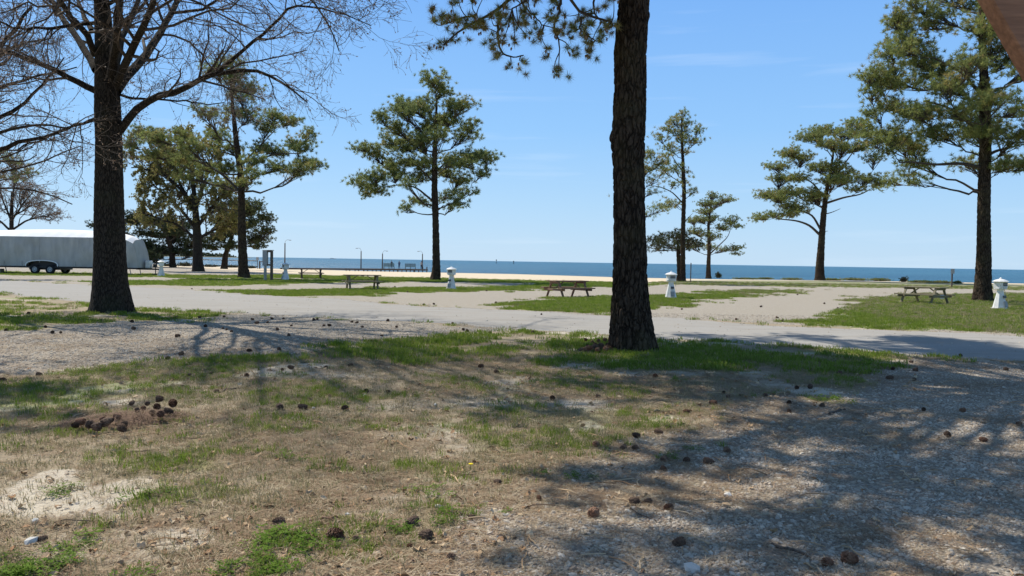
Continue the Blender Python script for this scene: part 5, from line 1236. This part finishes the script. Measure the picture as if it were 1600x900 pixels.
NAMED = [
 (437, 822, 'pine cone standing in the clover at the bottom, left of the reddish bark strips', 1.2, 0), (522, 845, 'reddish brown pine cone just below the bark strips at the bottom', 1.4, 1), (556, 848, 'half-buried grey pine cone right of the reddish one at the bottom', 1.1, 0),
 (643, 823, 'upper of the two big pine cones touching each other at bottom centre', 1.25, 0), (667, 844, 'largest dark pine cone at bottom centre, lower of a touching pair', 1.5, 0), (640, 858, 'small brown cone in needles below the touching pair', .9, 1), (705, 875, 'small cone on the edge of the gravel at bottom centre', .95, 0),
 (778, 757, 'single cone on brown needles left of the gravel edge', .9, 0), (735, 812, 'flattened grey cone beside a forked stick near the gravel edge', .9, 0),
 (1062, 852, 'dark round cone alone on bright gravel at the bottom', 1.35, 0), (1325, 880, 'orange-brown open cone near the bottom right edge', 1.3, 1), (1292, 884, 'smaller reddish cone left of the open one at the bottom right', 1.0, 1),
 (990, 789, 'black cone on shaded gravel, left of a pair', 1.35, 0), (1012, 789, 'black cone on shaded gravel, right of a pair', 1.3, 0), (1045, 797, 'brown open cone right of the black pair on the gravel', 1.3, 1), (927, 808, 'brown cone in needles left of the black pair', 1.25, 1), (842, 782, 'small brown cone in the needles near the gravel edge', .9, 1),
 (1037, 721, 'dark cone beside a green sprout on the gravel', 1.3, 0), (1073, 723, 'dark cone in the middle of a row of three on the gravel', 1.2, 0), (1106, 725, 'dark cone at the right end of a row of three on the gravel', 1.25, 0), (1036, 735, 'orange cone just below the row of three', .9, 1), (1136, 708, 'brown cone above the right end of the row of three', 1.1, 0),
 (931, 699, 'reddish cone with a green leaf at the grass edge', 1.0, 1), (974, 703, 'pale brown cone, left of two on the gravel edge', 1.0, 0), (993, 703, 'pale brown cone, right of two on the gravel edge', 1.0, 0), (995, 684, 'dark upright cone at the end of the grass, left of its neighbour', 1.25, 0), (1028, 678, 'big spiky cone on the gravel corner where the grass ends', 1.5, 0), (1044, 670, 'cone right above the big spiky cone', 1.1, 0),
 (1073, 646, 'reddish cone in the grass below the big trunk', 1.2, 1), (1024, 590, 'reddish brown cone in dappled shade below the big trunk', 1.2, 1), (934, 621, 'cone on needles below the cone pile by the trunk', 1.0, 0), (863, 625, 'dark cone on sandy ground left below the big trunk', 1.1, 0),
 (1505, 644, 'round reddish cone on sunlit gravel at the right', 1.3, 1), (1535, 690, 'round brown cone below the sunlit strip at the right', 1.2, 1), (1480, 682, 'dark cone on the shaded gravel at the right, left of the round brown one', 1.1, 0), (1443, 642, 'dark cone on shaded gravel left of the round reddish one', 1.1, 0), (1593, 665, 'dark cone cut by the right edge', 1.1, 0),
 (1428, 595, 'dark cone at the edge of a sunlit gravel patch', 1.2, 0), (1391, 593, 'dark cone left of the sunlit gravel patch', 1.3, 0), (1431, 580, 'dark cone, lower of two near the road on the right', 1.2, 0), (1424, 567, 'dark cone, upper of two near the road on the right', 1.1, 0), (1501, 557, 'cone on the road verge at the right', 1.1, 0), (1571, 579, 'cone in shade near the right edge by the road', 1.2, 0), (1395, 578, 'dark cone beside the shaded grass at the right', 1.2, 0),
 (1266, 607, 'dark cone standing in the shaded grass', 1.3, 0), (1245, 608, 'dark cone left of the one standing in shaded grass', 1.1, 0), (1233, 632, 'dark cone in the needle litter', 1.3, 0), (1285, 636, 'dark cone right of the green tuft in shade', 1.2, 0), (1312, 585, 'cone in shade under the right verge', 1.2, 0), (1315, 578, 'second cone touching the one under the right verge', 1.1, 0), (1233, 645, 'lower dark cone in the needle litter', 1.1, 0),
 (1131, 615, 'cone, left of a trio right of the trunk shade', 1.1, 0), (1137, 622, 'cone, lower one of a trio right of the trunk shade', 1.1, 0), (1158, 620, 'cone, right one of a trio right of the trunk shade', 1.1, 0), (1196, 620, 'cone between the trio and the needle litter', 1.1, 0), (1115, 633, 'reddish cone in the sunny grass below the trio', 1.2, 1),
 (437, 640, 'large patterned dark cone on the sunny lawn, left of a pair', 1.55, 0), (474, 640, 'rounded cone on the sunny lawn, right of a pair', 1.25, 0), (539, 641, 'slanted dark cone alone on the lawn right of the pair', 1.3, 0), (572, 614, 'cone with a pale stone beside it in mid lawn', 1.2, 0), (606, 615, 'dark cone right of the one with a pale stone', 1.15, 0),
 (441, 579, 'small upright cone at the front of the grass band', 1.1, 0), (455, 577, 'larger dark cone at the front of the grass band', 1.4, 0), (547, 573, 'cone on a pale gravel patch in the lawn', 1.3, 0), (509, 576, 'small cone on the pale gravel patch', .9, 0), (752, 575, 'brown cone at the edge of shade in mid lawn', 1.3, 1), (775, 583, 'lower cone at the edge of shade in mid lawn', 1.1, 0),
 (338, 614, 'cone on the lawn above right of the cone pile', 1.3, 0), (5, 597, 'dark cone cut by the left edge', 1.6, 0), (330, 585, 'cone in the left grass band, left of a pair', 1.2, 0), (297, 589, 'cone in the left grass band nearest the shadow', 1.1, 0), (385, 589, 'cone in the left grass band, right of a pair', 1.2, 0), (262, 562, 'cone where gravel meets the left grass band', 1.3, 0), (390, 550, 'long dark cone beside the left grass band', 1.5, 0), (60, 588, 'cone in the far left grass band', 1.2, 0), (65, 847, 'broken dark cone by two white stones at the bottom left', 1.0, 0),
]
for u, v, lb, sz, rd in NAMED: cone(u, v, lb, sz, bool(rd))
SMALL = [(82, 521), (95, 521), (208, 515), (206, 504), (321, 511), (348, 514), (354, 516), (362, 519), (277, 527), (284, 555), (312, 497), (394, 500), (425, 499), (443, 499), (418, 505), (402, 506), (455, 510), (506, 510), (515, 510), (490, 501), (496, 500), (550, 504), (558, 505), (566, 512), (606, 502), (620, 512), (433, 516), (451, 525), (596, 526), (707, 506), (724, 516), (730, 518), (766, 521), (832, 521), (865, 532), (158, 502), (71, 512), (45, 491), (12, 492), (10, 517), (276, 497), (350, 496), (436, 547)]
def buckets(L, phrases, gr, size):
    L = sorted(L); o = ('leftmost', 'middle', 'rightmost')
    for i, (u, v) in enumerate(L):
        b = min(i // 3, len(phrases) - 1); cone(u, v, '%s of three small dark cones %s' % (o[i % 3], phrases[b]), size, False, gr)
buckets(SMALL, ['by the left edge below the road', 'in the shaded grass at far left', 'at the foot of the big leafless tree', 'right of the leafless tree on the left gravel', 'where the leafless trunk shadow meets the gravel', 'on the gravel in the trunk shadow', 'on the verge below the open-crowned pine',
    'on the verge under the notice board', 'on the verge below the notice board pedestal', 'on the verge below the dark far table', 'just right below the dark far table', 'on the verge below the green-grey table', 'on the verge between green-grey table and lone pine', 'on the verge below the lone pine', 'on the verge between lone pine and the big trunk'], 'cones scattered along the near road verge', 1.35)
FAR = [(775, 474), (791, 454), (760, 455), (678, 476), (662, 477), (637, 457), (617, 449), (846, 492), (1214, 497), (1189, 480), (1309, 482), (1246, 461), (1368, 492), (1310, 492), (1222, 503), (1065, 484), (1278, 503), (1150, 500), (1070, 480), (938, 467), (983, 478), (1540, 512), (1288, 475), (230, 444), (300, 452)]
buckets(FAR, ['beyond the road on the left', 'beyond the road below the lone pine', 'on the gravel pad right of the lone pine', 'around the brown table', 'beyond the road right of the big trunk', 'on the left part of the big right gravel pad', 'in the middle of the big right gravel pad', 'on the right edge of the big gravel pad', 'on the right lawn'], 'cones scattered beyond the road', 1.5)
# the pile with brown needles on the left, and the one by the trunk
pile = sorted([(118, 678, 1.3)][:0] + [(118, 678, 1.3), (127, 675, 1.2), (140, 678, 1.4), (152, 680, 1.4), (165, 678, 1.4), (172, 672, 1.2), (190, 684, 1.4), (195, 674, 1.3), (182, 664, 1.2), (214, 654, 1.2), (224, 650, 1.2), (238, 656, 1.3), (251, 663, 1.4), (262, 654, 1.5), (270, 642, 1.5), (248, 637, 1.4), (206, 640, 1.2), (160, 668, 1.0), (230, 640, 1.1), (245, 648, 1.2)], key=lambda q: (q[1] < 660, q[0]))
ORD = ('first', 'second', 'third', 'fourth', 'fifth', 'sixth', 'seventh', 'eighth', 'ninth', 'tenth')
for i, (u, v, sz) in enumerate(pile): cone(u, v, '%s cone from the left in the %s of the left needle pile' % (ORD[(i if i < 10 else i - 10)], 'lower front' if i < 10 else 'upper right part'), sz, i % 3 == 1, 'cones in the left-hand pile', lift=.045 + .03 * crng.random())
pile2 = sorted([(918, 545), (925, 540), (935, 538), (945, 538), (950, 546), (940, 548), (928, 549), (934, 555), (946, 554), (920, 552), (915, 538), (938, 544, ), (930, 545)], key=lambda q: (q[1] > 546, q[0]))
for i, q in enumerate(pile2): cone(q[0], q[1], '%s cone from the left in the %s of the heap at the big trunk' % (ORD[i if i < 7 else i - 7], 'upper part' if i < 7 else 'lower part'), 1.4, i % 2 == 0, 'cones in the heap by the big trunk', lift=.03 + .05 * crng.random())

# ------------------------------------------------------------------ scattered ground cover (stones, grass, needles, leaves)
def scatter(name, pts, rot, scl, idx, protos, label, cat):
    me = bpy.data.meshes.new(name); me.vertices.add(len(pts)); me.vertices.foreach_set('co', np.asarray(pts, np.float32).ravel())
    a = me.attributes.new('rot', 'FLOAT_VECTOR', 'POINT'); a.data.foreach_set('vector', np.asarray(rot, np.float32).ravel())
    a = me.attributes.new('scl', 'FLOAT', 'POINT'); a.data.foreach_set('value', np.asarray(scl, np.float32))
    a = me.attributes.new('idx', 'INT', 'POINT'); a.data.foreach_set('value', np.asarray(idx, np.int32))
    o = link(name, me); tag(o, label, cat, None, 'stuff')
    ng = bpy.data.node_groups.new(name, 'GeometryNodeTree'); ng.interface.new_socket('Geometry', in_out='INPUT', socket_type='NodeSocketGeometry'); ng.interface.new_socket('Geometry', in_out='OUTPUT', socket_type='NodeSocketGeometry')
    N = ng.nodes; gi = N.new('NodeGroupInput'); go = N.new('NodeGroupOutput'); iop = N.new('GeometryNodeInstanceOnPoints'); g2i = N.new('GeometryNodeGeometryToInstance')
    def na(nm, ty):
        q = N.new('GeometryNodeInputNamedAttribute'); q.data_type = ty; q.inputs['Name'].default_value = nm; return q.outputs[0]
    for p in reversed(protos):
        oi = N.new('GeometryNodeObjectInfo'); oi.inputs['Object'].default_value = p; oi.inputs['As Instance'].default_value = True
        ng.links.new(oi.outputs['Geometry'], g2i.inputs[0])
    ng.links.new(gi.outputs[0], iop.inputs['Points']); ng.links.new(g2i.outputs[0], iop.inputs['Instance'])
    iop.inputs['Pick Instance'].default_value = True; ng.links.new(na('idx', 'INT'), iop.inputs['Instance Index'])
    e2r = N.new('FunctionNodeEulerToRotation'); ng.links.new(na('rot', 'FLOAT_VECTOR'), e2r.inputs[0]); ng.links.new(e2r.outputs[0], iop.inputs['Rotation'])
    ng.links.new(na('scl', 'FLOAT'), iop.inputs['Scale']); ng.links.new(iop.outputs[0], go.inputs[0])
    md = o.modifiers.new('scatter', 'NODES'); md.node_group = ng
    return o
def proto(name, V, F, mat, smooth=False):
    me = bpy.data.meshes.new(name); me.from_pydata([tuple(map(float, v)) for v in V], [], [tuple(map(int, f)) for f in F]); me.materials.append(mat)
    if smooth: me.shade_smooth()
    return bpy.data.objects.new(name, me)
def rnd_mat(name, cols, rough=.85, spec=.2, tr=0.0):
    m = new_mat(name, cols[0], rough, spec); t = NT(m); oi = t.n('ShaderNodeObjectInfo'); cr = t.n('ShaderNodeValToRGB'); t.l(oi.outputs['Random'], cr.inputs[0])
    el = cr.color_ramp.elements; el[0].color = (*cols[0], 1); el[1].color = (*cols[-1], 1)
    for i in range(1, len(cols) - 1): e = el.new(i / (len(cols) - 1)); e.color = (*cols[i], 1)
    t.color(cr.outputs[0])
    if tr:
        b = t.n('ShaderNodeBsdfTranslucent'); t.l(cr.outputs[0], b.inputs[0]); ms = t.n('ShaderNodeMixShader'); ms.inputs[0].default_value = tr
        t.l(t.b.outputs[0], ms.inputs[1]); t.l(b.outputs[0], ms.inputs[2]); t.l(ms.outputs[0], t.t.nodes['Material Output'].inputs[0])
    return m
M_stone = rnd_mat('pale_gravel_stone', [(.24, .20, .16), (.54, .47, .38), (.38, .30, .22), (.64, .58, .48), (.42, .36, .29), (.28, .20, .14), (.56, .49, .40), (.46, .40, .33)], .8, .25)
M_grassb = rnd_mat('grass_blades', [(.12, .195, .020), (.18, .255, .034), (.27, .31, .07), (.14, .215, .024)], .7, .12, .45)
M_dry = rnd_mat('dry_grass', [(.34, .28, .16), (.26, .235, .12), (.42, .35, .22), (.22, .225, .085)], .8, .2, .3)
M_clover = rnd_mat('broad_green_leaves', [(.085, .16, .018), (.16, .25, .035), (.12, .20, .025)], .8, .08, .35)
M_litter = rnd_mat('brown_pine_needles', [(.32, .21, .125), (.22, .14, .08), (.40, .30, .19), (.50, .42, .28)], .8, .2)
M_leaf = rnd_mat('dry_curled_leaves', [(.50, .34, .20), (.62, .49, .33), (.38, .22, .12), (.54, .40, .25), (.32, .19, .10)], .95, .05)
prng = np.random.default_rng(5)
def stone_proto(i):
    me = rockmesh(100 + i, 1.0); V = np.array([v.co for v in me.vertices]) * prng.uniform(.7, 1.2, 3); F = [list(p.vertices) for p in me.polygons]
    return proto('gravel_stone', V, F, M_stone, False)
def blades(n, h0, h1, w, rad, lean, mat, nm):
    V = []; F = []
    for i in range(n):
        a = prng.uniform(0, 6.28); r = rad * math.sqrt(prng.random()); x, y = r * math.cos(a), r * math.sin(a); h = prng.uniform(h0, h1); b = prng.uniform(0, 6.28); dx, dy = math.cos(b), math.sin(b); l = lean * prng.uniform(.2, 1) * h
        q = b + prng.uniform(-.9, .9) + 1.57; wx, wy = math.cos(q) * w / 2, math.sin(q) * w / 2; k = len(V)
        V += [(x - wx, y - wy, -.004), (x + wx, y + wy, -.004), (x + dx * l * .4 + wx * .8, y + dy * l * .4 + wy * .8, h * .6), (x + dx * l * .4 - wx * .8, y + dy * l * .4 - wy * .8, h * .6), (x + dx * l, y + dy * l, h)]
        F += [(k, k + 1, k + 2, k + 3), (k + 3, k + 2, k + 4)]
    return proto(nm, V, F, mat)
def strewn(n, l0, l1, w, rad, mat, nm, hz=.012):
    V = []; F = []
    for i in range(n):
        a = prng.uniform(0, 6.28); r = rad * math.sqrt(prng.random()); x, y = r * math.cos(a), r * math.sin(a); b = prng.uniform(0, 3.14); l = prng.uniform(l0, l1) / 2; z0, z1 = prng.uniform(.001, hz), prng.uniform(.001, hz); c, s_ = math.cos(b), math.sin(b); k = len(V)
        zm = (z0 + z1) / 2 + prng.uniform(0, hz * .8); bw = prng.uniform(-.15, .15) * l
        V += [(x - c * l, y - s_ * l, z0), (x - s_ * bw - s_ * w, y + c * bw + c * w, zm), (x - s_ * bw + s_ * w, y + c * bw - c * w, zm), (x + c * l, y + s_ * l, z1)]
        F += [(k, k + 2, k + 1), (k + 1, k + 2, k + 3)]
    return proto(nm, V, F, mat)
def cloverp():
    V = []; F = []
    for i in range(16):
        a = prng.uniform(0, 6.28); r = .07 * math.sqrt(prng.random()); x, y = r * math.cos(a), r * math.sin(a); h = prng.uniform(.015, .05)
        for j in range(3):
            b = a + j * 2.1 + prng.uniform(-.3, .3); L = prng.uniform(.012, .02); k = len(V); c, s_ = math.cos(b), math.sin(b); z = h + prng.uniform(-.004, .006)
            V += [(x, y, h), (x + c * L * .6 - s_ * L * .45, y + s_ * L * .6 + c * L * .45, z), (x + c * L, y + s_ * L, z - .002), (x + c * L * .6 + s_ * L * .45, y + s_ * L * .6 - c * L * .45, z)]; F.append((k, k + 1, k + 2, k + 3))
    return proto('clover_clump', V, F, M_clover)
def leafp():
    V = []; F = []; L, w = .06, .022
    for i in range(5):
        f = i / 4; ww = w * math.sin(math.pi * (f * .85 + .1)); z = .010 + .018 * math.sin(f * 3 + 1) * prng.uniform(.3, 1)
        V += [((f - .5) * L, -ww, z + .010 * prng.random()), ((f - .5) * L, 0, z - .003), ((f - .5) * L, ww, z + .010 * prng.random())]
    for i in range(4): F += [(i * 3, i * 3 + 3, i * 3 + 4, i * 3 + 1), (i * 3 + 1, i * 3 + 4, i * 3 + 5, i * 3 + 2)]
    return proto('dry_leaf', V, F, M_leaf)
stones_p = [stone_proto(i) for i in range(4)]
grass_p = [blades(16, .025, .065, .0045, .05, .7, M_grassb, 'grass_tuft') for _ in range(3)]
dry_p = [blades(14, .015, .045, .004, .06, 1.3, M_dry, 'dry_tuft') for _ in range(2)]
gfar_p = [blades(26, .035, .08, .010, .13, .7, M_grassb, 'grass_clump') for _ in range(2)] + [blades(26, .03, .06, .010, .14, .9, M_dry, 'dry_clump')]
ned_p = [strewn(16, .07, .17, .0013, .11, M_litter, 'needle_litter') for _ in range(3)]
clv_p = [cloverp() for _ in range(2)]
leaf_p = [leafp() for _ in range(3)]
srng = np.random.default_rng(99)
def wedge(n, r0, r1, power=1.0, amax=.80):
    """points around the viewer's stand, denser close by"""
    u = srng.random(n)
    if power == 0: r = np.exp(np.log(r0) + u * (np.log(r1) - np.log(r0)))
    else: r = (r0 ** power + u * (r1 ** power - r0 ** power)) ** (1 / power)
    a = srng.uniform(-amax, amax, n); return r * np.tan(a * .95), r * np.ones(n)
def place(x, y, keep, base, sc0, sc1, np_, tilt=.3, lift=0.0, fixed_idx=None):
    x, y = x[keep], y[keep]; n = len(x); z = land_z(x, y) + lift
    rot = np.stack([srng.uniform(-tilt, tilt, n), srng.uniform(-tilt, tilt, n), srng.uniform(0, 6.28, n)], 1)
    return np.stack([x, y, z], 1), rot, srng.uniform(sc0, sc1, n) * base, srng.integers(0, np_, n)
def cat(L): return [np.concatenate(q) for q in zip(*L)]
# gravel
L_ = []
x, y = wedge(210000, 3.2, 9.5, 1.2); m = masks(x, y); k = (srng.random(len(x)) < m['gravel'] * (1 - .75 * m['needle']) * sstep(.22, .5, fbm(x * 2.7, y * 2.7, 88, 3)) * (1 - .7 * m['grass'])); L_.append(place(x, y, k, 1, .004, .014, 4, .6)); 
x, y = wedge(16000, 3.2, 9.5, 1.2); m = masks(x, y); k = (srng.random(len(x)) < m['gravel'] * (1 - .3 * m['needle'])); L_.append(place(x, y, k, 1, .014, .026, 4, .6))
x, y = wedge(110000, 9.5, 26, 1.0); m = masks(x, y); k = (srng.random(len(x)) < m['gravel'] * (1 - .6 * m['grass'])); L_.append(place(x, y, k, 1, .009, .022, 4, .6))
x, y = wedge(22000, 3.2, 16, 1.0); m = masks(x, y); k = (srng.random(len(x)) < (.06 + .25 * m['bare']) * (1 - m['gravel']) * (1 - m['road'])); L_.append(place(x, y, k, 1, .005, .020, 4, .6))
x, y = wedge(60000, 12, 34, .9); m = masks(x, y); k = (srng.random(len(x)) < 3.2 * m['road'] * (1 - m['road']) * .7 + .02 * m['road']); L_.append(place(x, y, k, 1, .012, .026, 4, .6))
q = cat(L_); scatter('gravel_stones', *q, stones_p, 'loose pale gravel stones covering the drive and spilling onto the lawn', 'gravel'); print('stones', len(q[0]))
# grass
L_ = []
x, y = wedge(90000, 3.2, 14, 1.1); m = masks(x, y); pn = fbm(x * 3.1, y * 3.1, 55, 3); k = srng.random(len(x)) < (np.clip(m['grass'], 0, 1) ** 1.5) * sstep(.40, .66, pn + .15 * m['grass']) * (1 - .75 * m['gravel']) * (1 - .6 * m['bare']); L_.append(place(x, y, k, 1, .6, 1.25, 3))
q = cat(L_); scatter('lawn_grass', *q, grass_p, 'short green grass tufts growing in patches on the sandy lawn', 'grass'); print('grass', len(q[0]))
x, y = wedge(70000, 3.2, 14, 1.1); m = masks(x, y); k = srng.random(len(x)) < (.35 + .4 * m['grass']) * (1 - m['gravel']) * (1 - .8 * m['bare']) * (1 - m['road']); q = place(x, y, k, 1, .6, 1.3, 2)
scatter('dry_grass', *q, dry_p, 'dry straw-coloured grass stubble on the sandy lawn', 'dry grass'); print('dry', len(q[0]))
x, y = wedge(230000, 12, 75, .8); m = masks(x, y); pn = fbm(x * .8, y * .8, 56, 3); k = srng.random(len(x)) < (np.clip(m['grass'], 0, 1) ** 1.5) * sstep(.3, .55, pn + .2 * m['grass']); q = list(place(x, y, k, 1, .7, 1.3, 3))
q[3] = np.where(srng.random(len(q[0])) < .12 + .4 * (q[0][:, 0] > 12), 2, srng.integers(0, 2, len(q[0])))
scatter('verge_grass', *q, gfar_p, 'mown green grass on the strips between and beyond the gravel pads', 'grass'); print('verge', len(q[0]))
# needles and leaves
x, y = wedge(90000, 3.2, 16, 1.0); m = masks(x, y); k = srng.random(len(x)) < (.15 + .85 * m['needle']) * (1 - m['road']) * (1 - .35 * m['gravel']) * (1 - .5 * m['bare']); q = place(x, y, k, 1, .8, 1.25, 3, .08, .004)
scatter('needle_litter', *q, ned_p, 'fallen brown pine needles strewn over lawn and gravel', 'needle litter'); print('needles', len(q[0]))
x, y = wedge(9000, 3.2, 12, .8); m = masks(x, y); k = srng.random(len(x)) < (.10 + .5 * m['needle'] + .6 * (y < 4.7) * (x < 0)) * (1 - .6 * m['gravel']) * (1 - m['road']); q = place(x, y, k, 1, .5, 1.2, 3, .5)
scatter('leaf_litter', *q, leaf_p, 'dry curled brown leaves and bark flakes among the grass', 'leaf litter'); print('leaves', len(q[0]))
x, y = wedge(2600, 3.3, 15, .9); m = masks(x, y); k = srng.random(len(x)) < (.25 + .5 * m['needle']) * (1 - m['road']); q = place(x, y, k, 1, .5, 1.5, 3, .1, .004)
def twigp():
    V = []; F = []; a_ = np.array([-.07, 0, .006]); ps = [a_, a_ + [.05, .008, .006], a_ + [.10, -.004, .010], a_ + [.15, .01, .004]]
    for p_ in ps:
        p_ = p_ + prng.normal(size=3) * .003
        for j in range(3): V.append((p_[0], p_[1] + .0032 * math.cos(j * 2.09), p_[2] + .0032 * math.sin(j * 2.09)))
    for i in range(3):
        for j in range(3): F.append((i * 3 + j, i * 3 + (j + 1) % 3, i * 3 + 3 + (j + 1) % 3, i * 3 + 3 + j))
    return proto('small_twig', V, F, M_leaf)
scatter('small_twigs', *q, [twigp() for _ in range(3)], 'tiny broken twigs and bark bits strewn over the lawn and gravel', 'twigs')
# clover
L_ = []
for (u, v, a, b, n) in [(420, 868, .20, .20, 120), (400, 888, .2, .14, 90), (465, 840, .18, .10, 50), (690, 805, .2, .14, 36), (640, 835, .18, .1, 26), (560, 845, .2, .1, 24), (730, 800, .15, .1, 14), (20, 888, .2, .12, 60), (105, 850, .12, .1, 26), (115, 875, .1, .07, 22), (270, 775, .25, .12, 22), (215, 778, .15, .08, 12), (200, 893, .15, .05, 20), (1045, 715, .06, .06, 10), (900, 742, .25, .06, 26), (1080, 705, .12, .05, 8), (460, 716, .08, .05, 8), (670, 770, .2, .1, 22), (1290, 625, .25, .2, 30), (90, 770, .1, .1, 16)]:
    n = int(n * .5)
    c = P(u, v); xx = c[0] + srng.normal(size=n) * a * .6; yy = c[1] + srng.normal(size=n) * b * .8; kk = fbm(xx * 9, yy * 9, 61, 2) > .40; L_.append(place(xx, yy, kk, 1, .5, 1.15, 2))
q = cat(L_); scatter('clover_patches', *q, clv_p, 'bright green clover and weeds in low clumps on the near lawn', 'clover')
# needle mounds under the two heaps
for (u, v, w_, d_, h_, lb) in [(198, 660, .66, .40, .10, 'low mound of brown pine needles under the left pile of cones'), (937, 548, .42, .30, .10, 'low mound of brown needles under the cones by the big trunk')]:
    c = G(u, v); n = 2600; a = srng.uniform(0, 6.28, n); r = np.sqrt(srng.random(n)); x = r * np.cos(a) * w_; y = r * np.sin(a) * d_; z = h_ * (1 - r ** 2) * srng.uniform(.5, 1.1, n)
    d = nrm(np.stack([srng.normal(size=n), srng.normal(size=n), srng.normal(size=n) * .25], 1)); Ln = srng.uniform(.05, .10, n)[:, None]; s_ = nrm(np.cross(d, np.array([0, 0, 1.]))) * .0022
    C = np.stack([x, y, z], 1); V = np.stack([C - d * Ln, C - s_, C + s_, C + d * Ln], 1).reshape(-1, 3); i = np.arange(n)[:, None] * 4; T = np.concatenate([i + np.array([[0, 2, 1]]), i + np.array([[1, 2, 3]])])
    yy, xx = np.mgrid[-1:1:9j, -1:1:13j]; rr = np.sqrt(xx ** 2 + yy ** 2); VV = np.stack([xx * w_, yy * d_, h_ * .8 * np.maximum(0, 1 - rr ** 2) - .02], -1).reshape(-1, 3); idx = np.arange(117).reshape(9, 13) + len(V)
    Q = np.stack([idx[:-1, :-1], idx[:-1, 1:], idx[1:, 1:], idx[1:, :-1]], -1).reshape(-1, 4)
    me = np_mesh('needle_mound', np.concatenate([V, VV]), Q, T, smooth=False); o = link('needle_mound', me, noisy_mat('mound_needles', (.12, .072, .045), (.30, .19, .125), 25)); o.location = tuple(c); o.rotation_euler = (0, 0, .6 if u < 500 else 0); tag(o, lb, 'needle mound', None, 'stuff')
# sticks
def stick(u0, v0, u1, v1, r, lb, mat=M_twig):
    a = G(u0, v0); b = G(u1, v1); n = 7; q = np.linspace(a, b, n); q[:, 2] = [gz(p) + .012 for p in q]; q[1:-1] += srng.normal(size=(n - 2, 3)) * .008; q = q - a
    wd = MB(); wd.tube(q, np.linspace(r, r * .6, n), 6); o = wd.build('stick', mat, None, True); o.location = tuple(a); tag(o, lb, 'stick')
stick(335, 615, 390, 604, .012, 'dark straight stick on the left lawn above the pile of cones', M_darkwood)
stick(1022, 645, 1043, 644, .012, 'short greenish stick in the grass below the big trunk', M_greywood)
stick(1296, 648, 1320, 641, .016, 'dark stick on the shaded gravel right of centre', M_darkwood)
stick(985, 797, 1025, 816, .006, 'thin curved twig trailing from the black pair of cones', M_darkwood)
stick(1206, 853, 1262, 873, .010, 'long dark stick on the gravel at the bottom right', M_darkwood)
stick(718, 842, 725, 812, .009, 'short brown stick standing by the gravel edge at bottom centre', M_wood)
stick(482, 817, 532, 812, .010, 'upper reddish bark strip on the clover edge', M_porch); stick(512, 823, 530, 819, .009, 'lower reddish bark strip on the clover edge', M_porch)
stick(632, 890, 660, 865, .006, 'pale curved twig in the leaves at the bottom', M_wood); stick(292, 788, 316, 789, .007, 'small grey twig on bare sand at the left', M_greywood)
stick(935, 558, 950, 565, .012, 'pale stick below the heap of cones by the trunk', M_greywood)
for (u, v, sz, lb) in [(48, 850, .045, 'white angular stone beside the broken cone at the bottom left'), (55, 817, .032, 'flat pale stone above the white angular one at bottom left'), (360, 815, .022, 'small white stone alone on the lower left lawn'), (570, 620, .035, 'pale stone leaning on a cone in mid lawn'), (490, 639, .022, 'small pale stone between two cones on the lawn'), (680, 634, .03, 'small bright stone on the sandy patch in mid lawn'), (685, 795, .03, 'pale stone in weeds at bottom centre'), (543, 806, .022, 'tiny white stone on the sand at bottom centre'), (1081, 894, .05, 'large grey stone on the gravel at the bottom'), (1137, 777, .035, 'smooth pale oval stone on shaded gravel')]:
    c = G(u, v); o = link('stone', rockmesh(int(u), 1.0), M_white if sz > .1 else noisy_mat('pale_stone', (.55, .52, .47), (.68, .65, .6), 20)); o.location = (c[0], c[1], gz(c) + sz * .4); o.scale = (sz, sz * .8, sz); o.rotation_euler = (.2, .1, u); tag(o, lb, 'stone', 'larger stones on the lawn and gravel')
# dandelion
c = G(733, 738); r = empty('dandelion', c, 0, 'single yellow dandelion flower with flat leaves on the near lawn', 'flower')
MB().tube([(0, 0, 0), (.01, 0, .03), (.012, 0, .06)], .002, 5).build('stem', M_clover, r)
MB().lathe([(.003, .058), (.016, .062), (.018, .068), (.004, .071)], c=(.012, 0, 0), n=10).build('flower_head', new_mat('dandelion_yellow', (.8, .6, .02), .7), r)
m = MB()
for k in range(8):
    a = k * .785; ca, sa = math.cos(a), math.sin(a); m.add([(0, 0, .003), (ca * .04 - sa * .012, sa * .04 + ca * .012, .012), (ca * .09, sa * .09, .006), (ca * .04 + sa * .012, sa * .04 - ca * .012, .012)], [(0, 1, 2, 3)])
m.build('leaves', M_clover, r)
print('TRIS', sum(len(o.data.polygons) for o in bpy.data.objects if o.type == 'MESH' and o.users_collection))
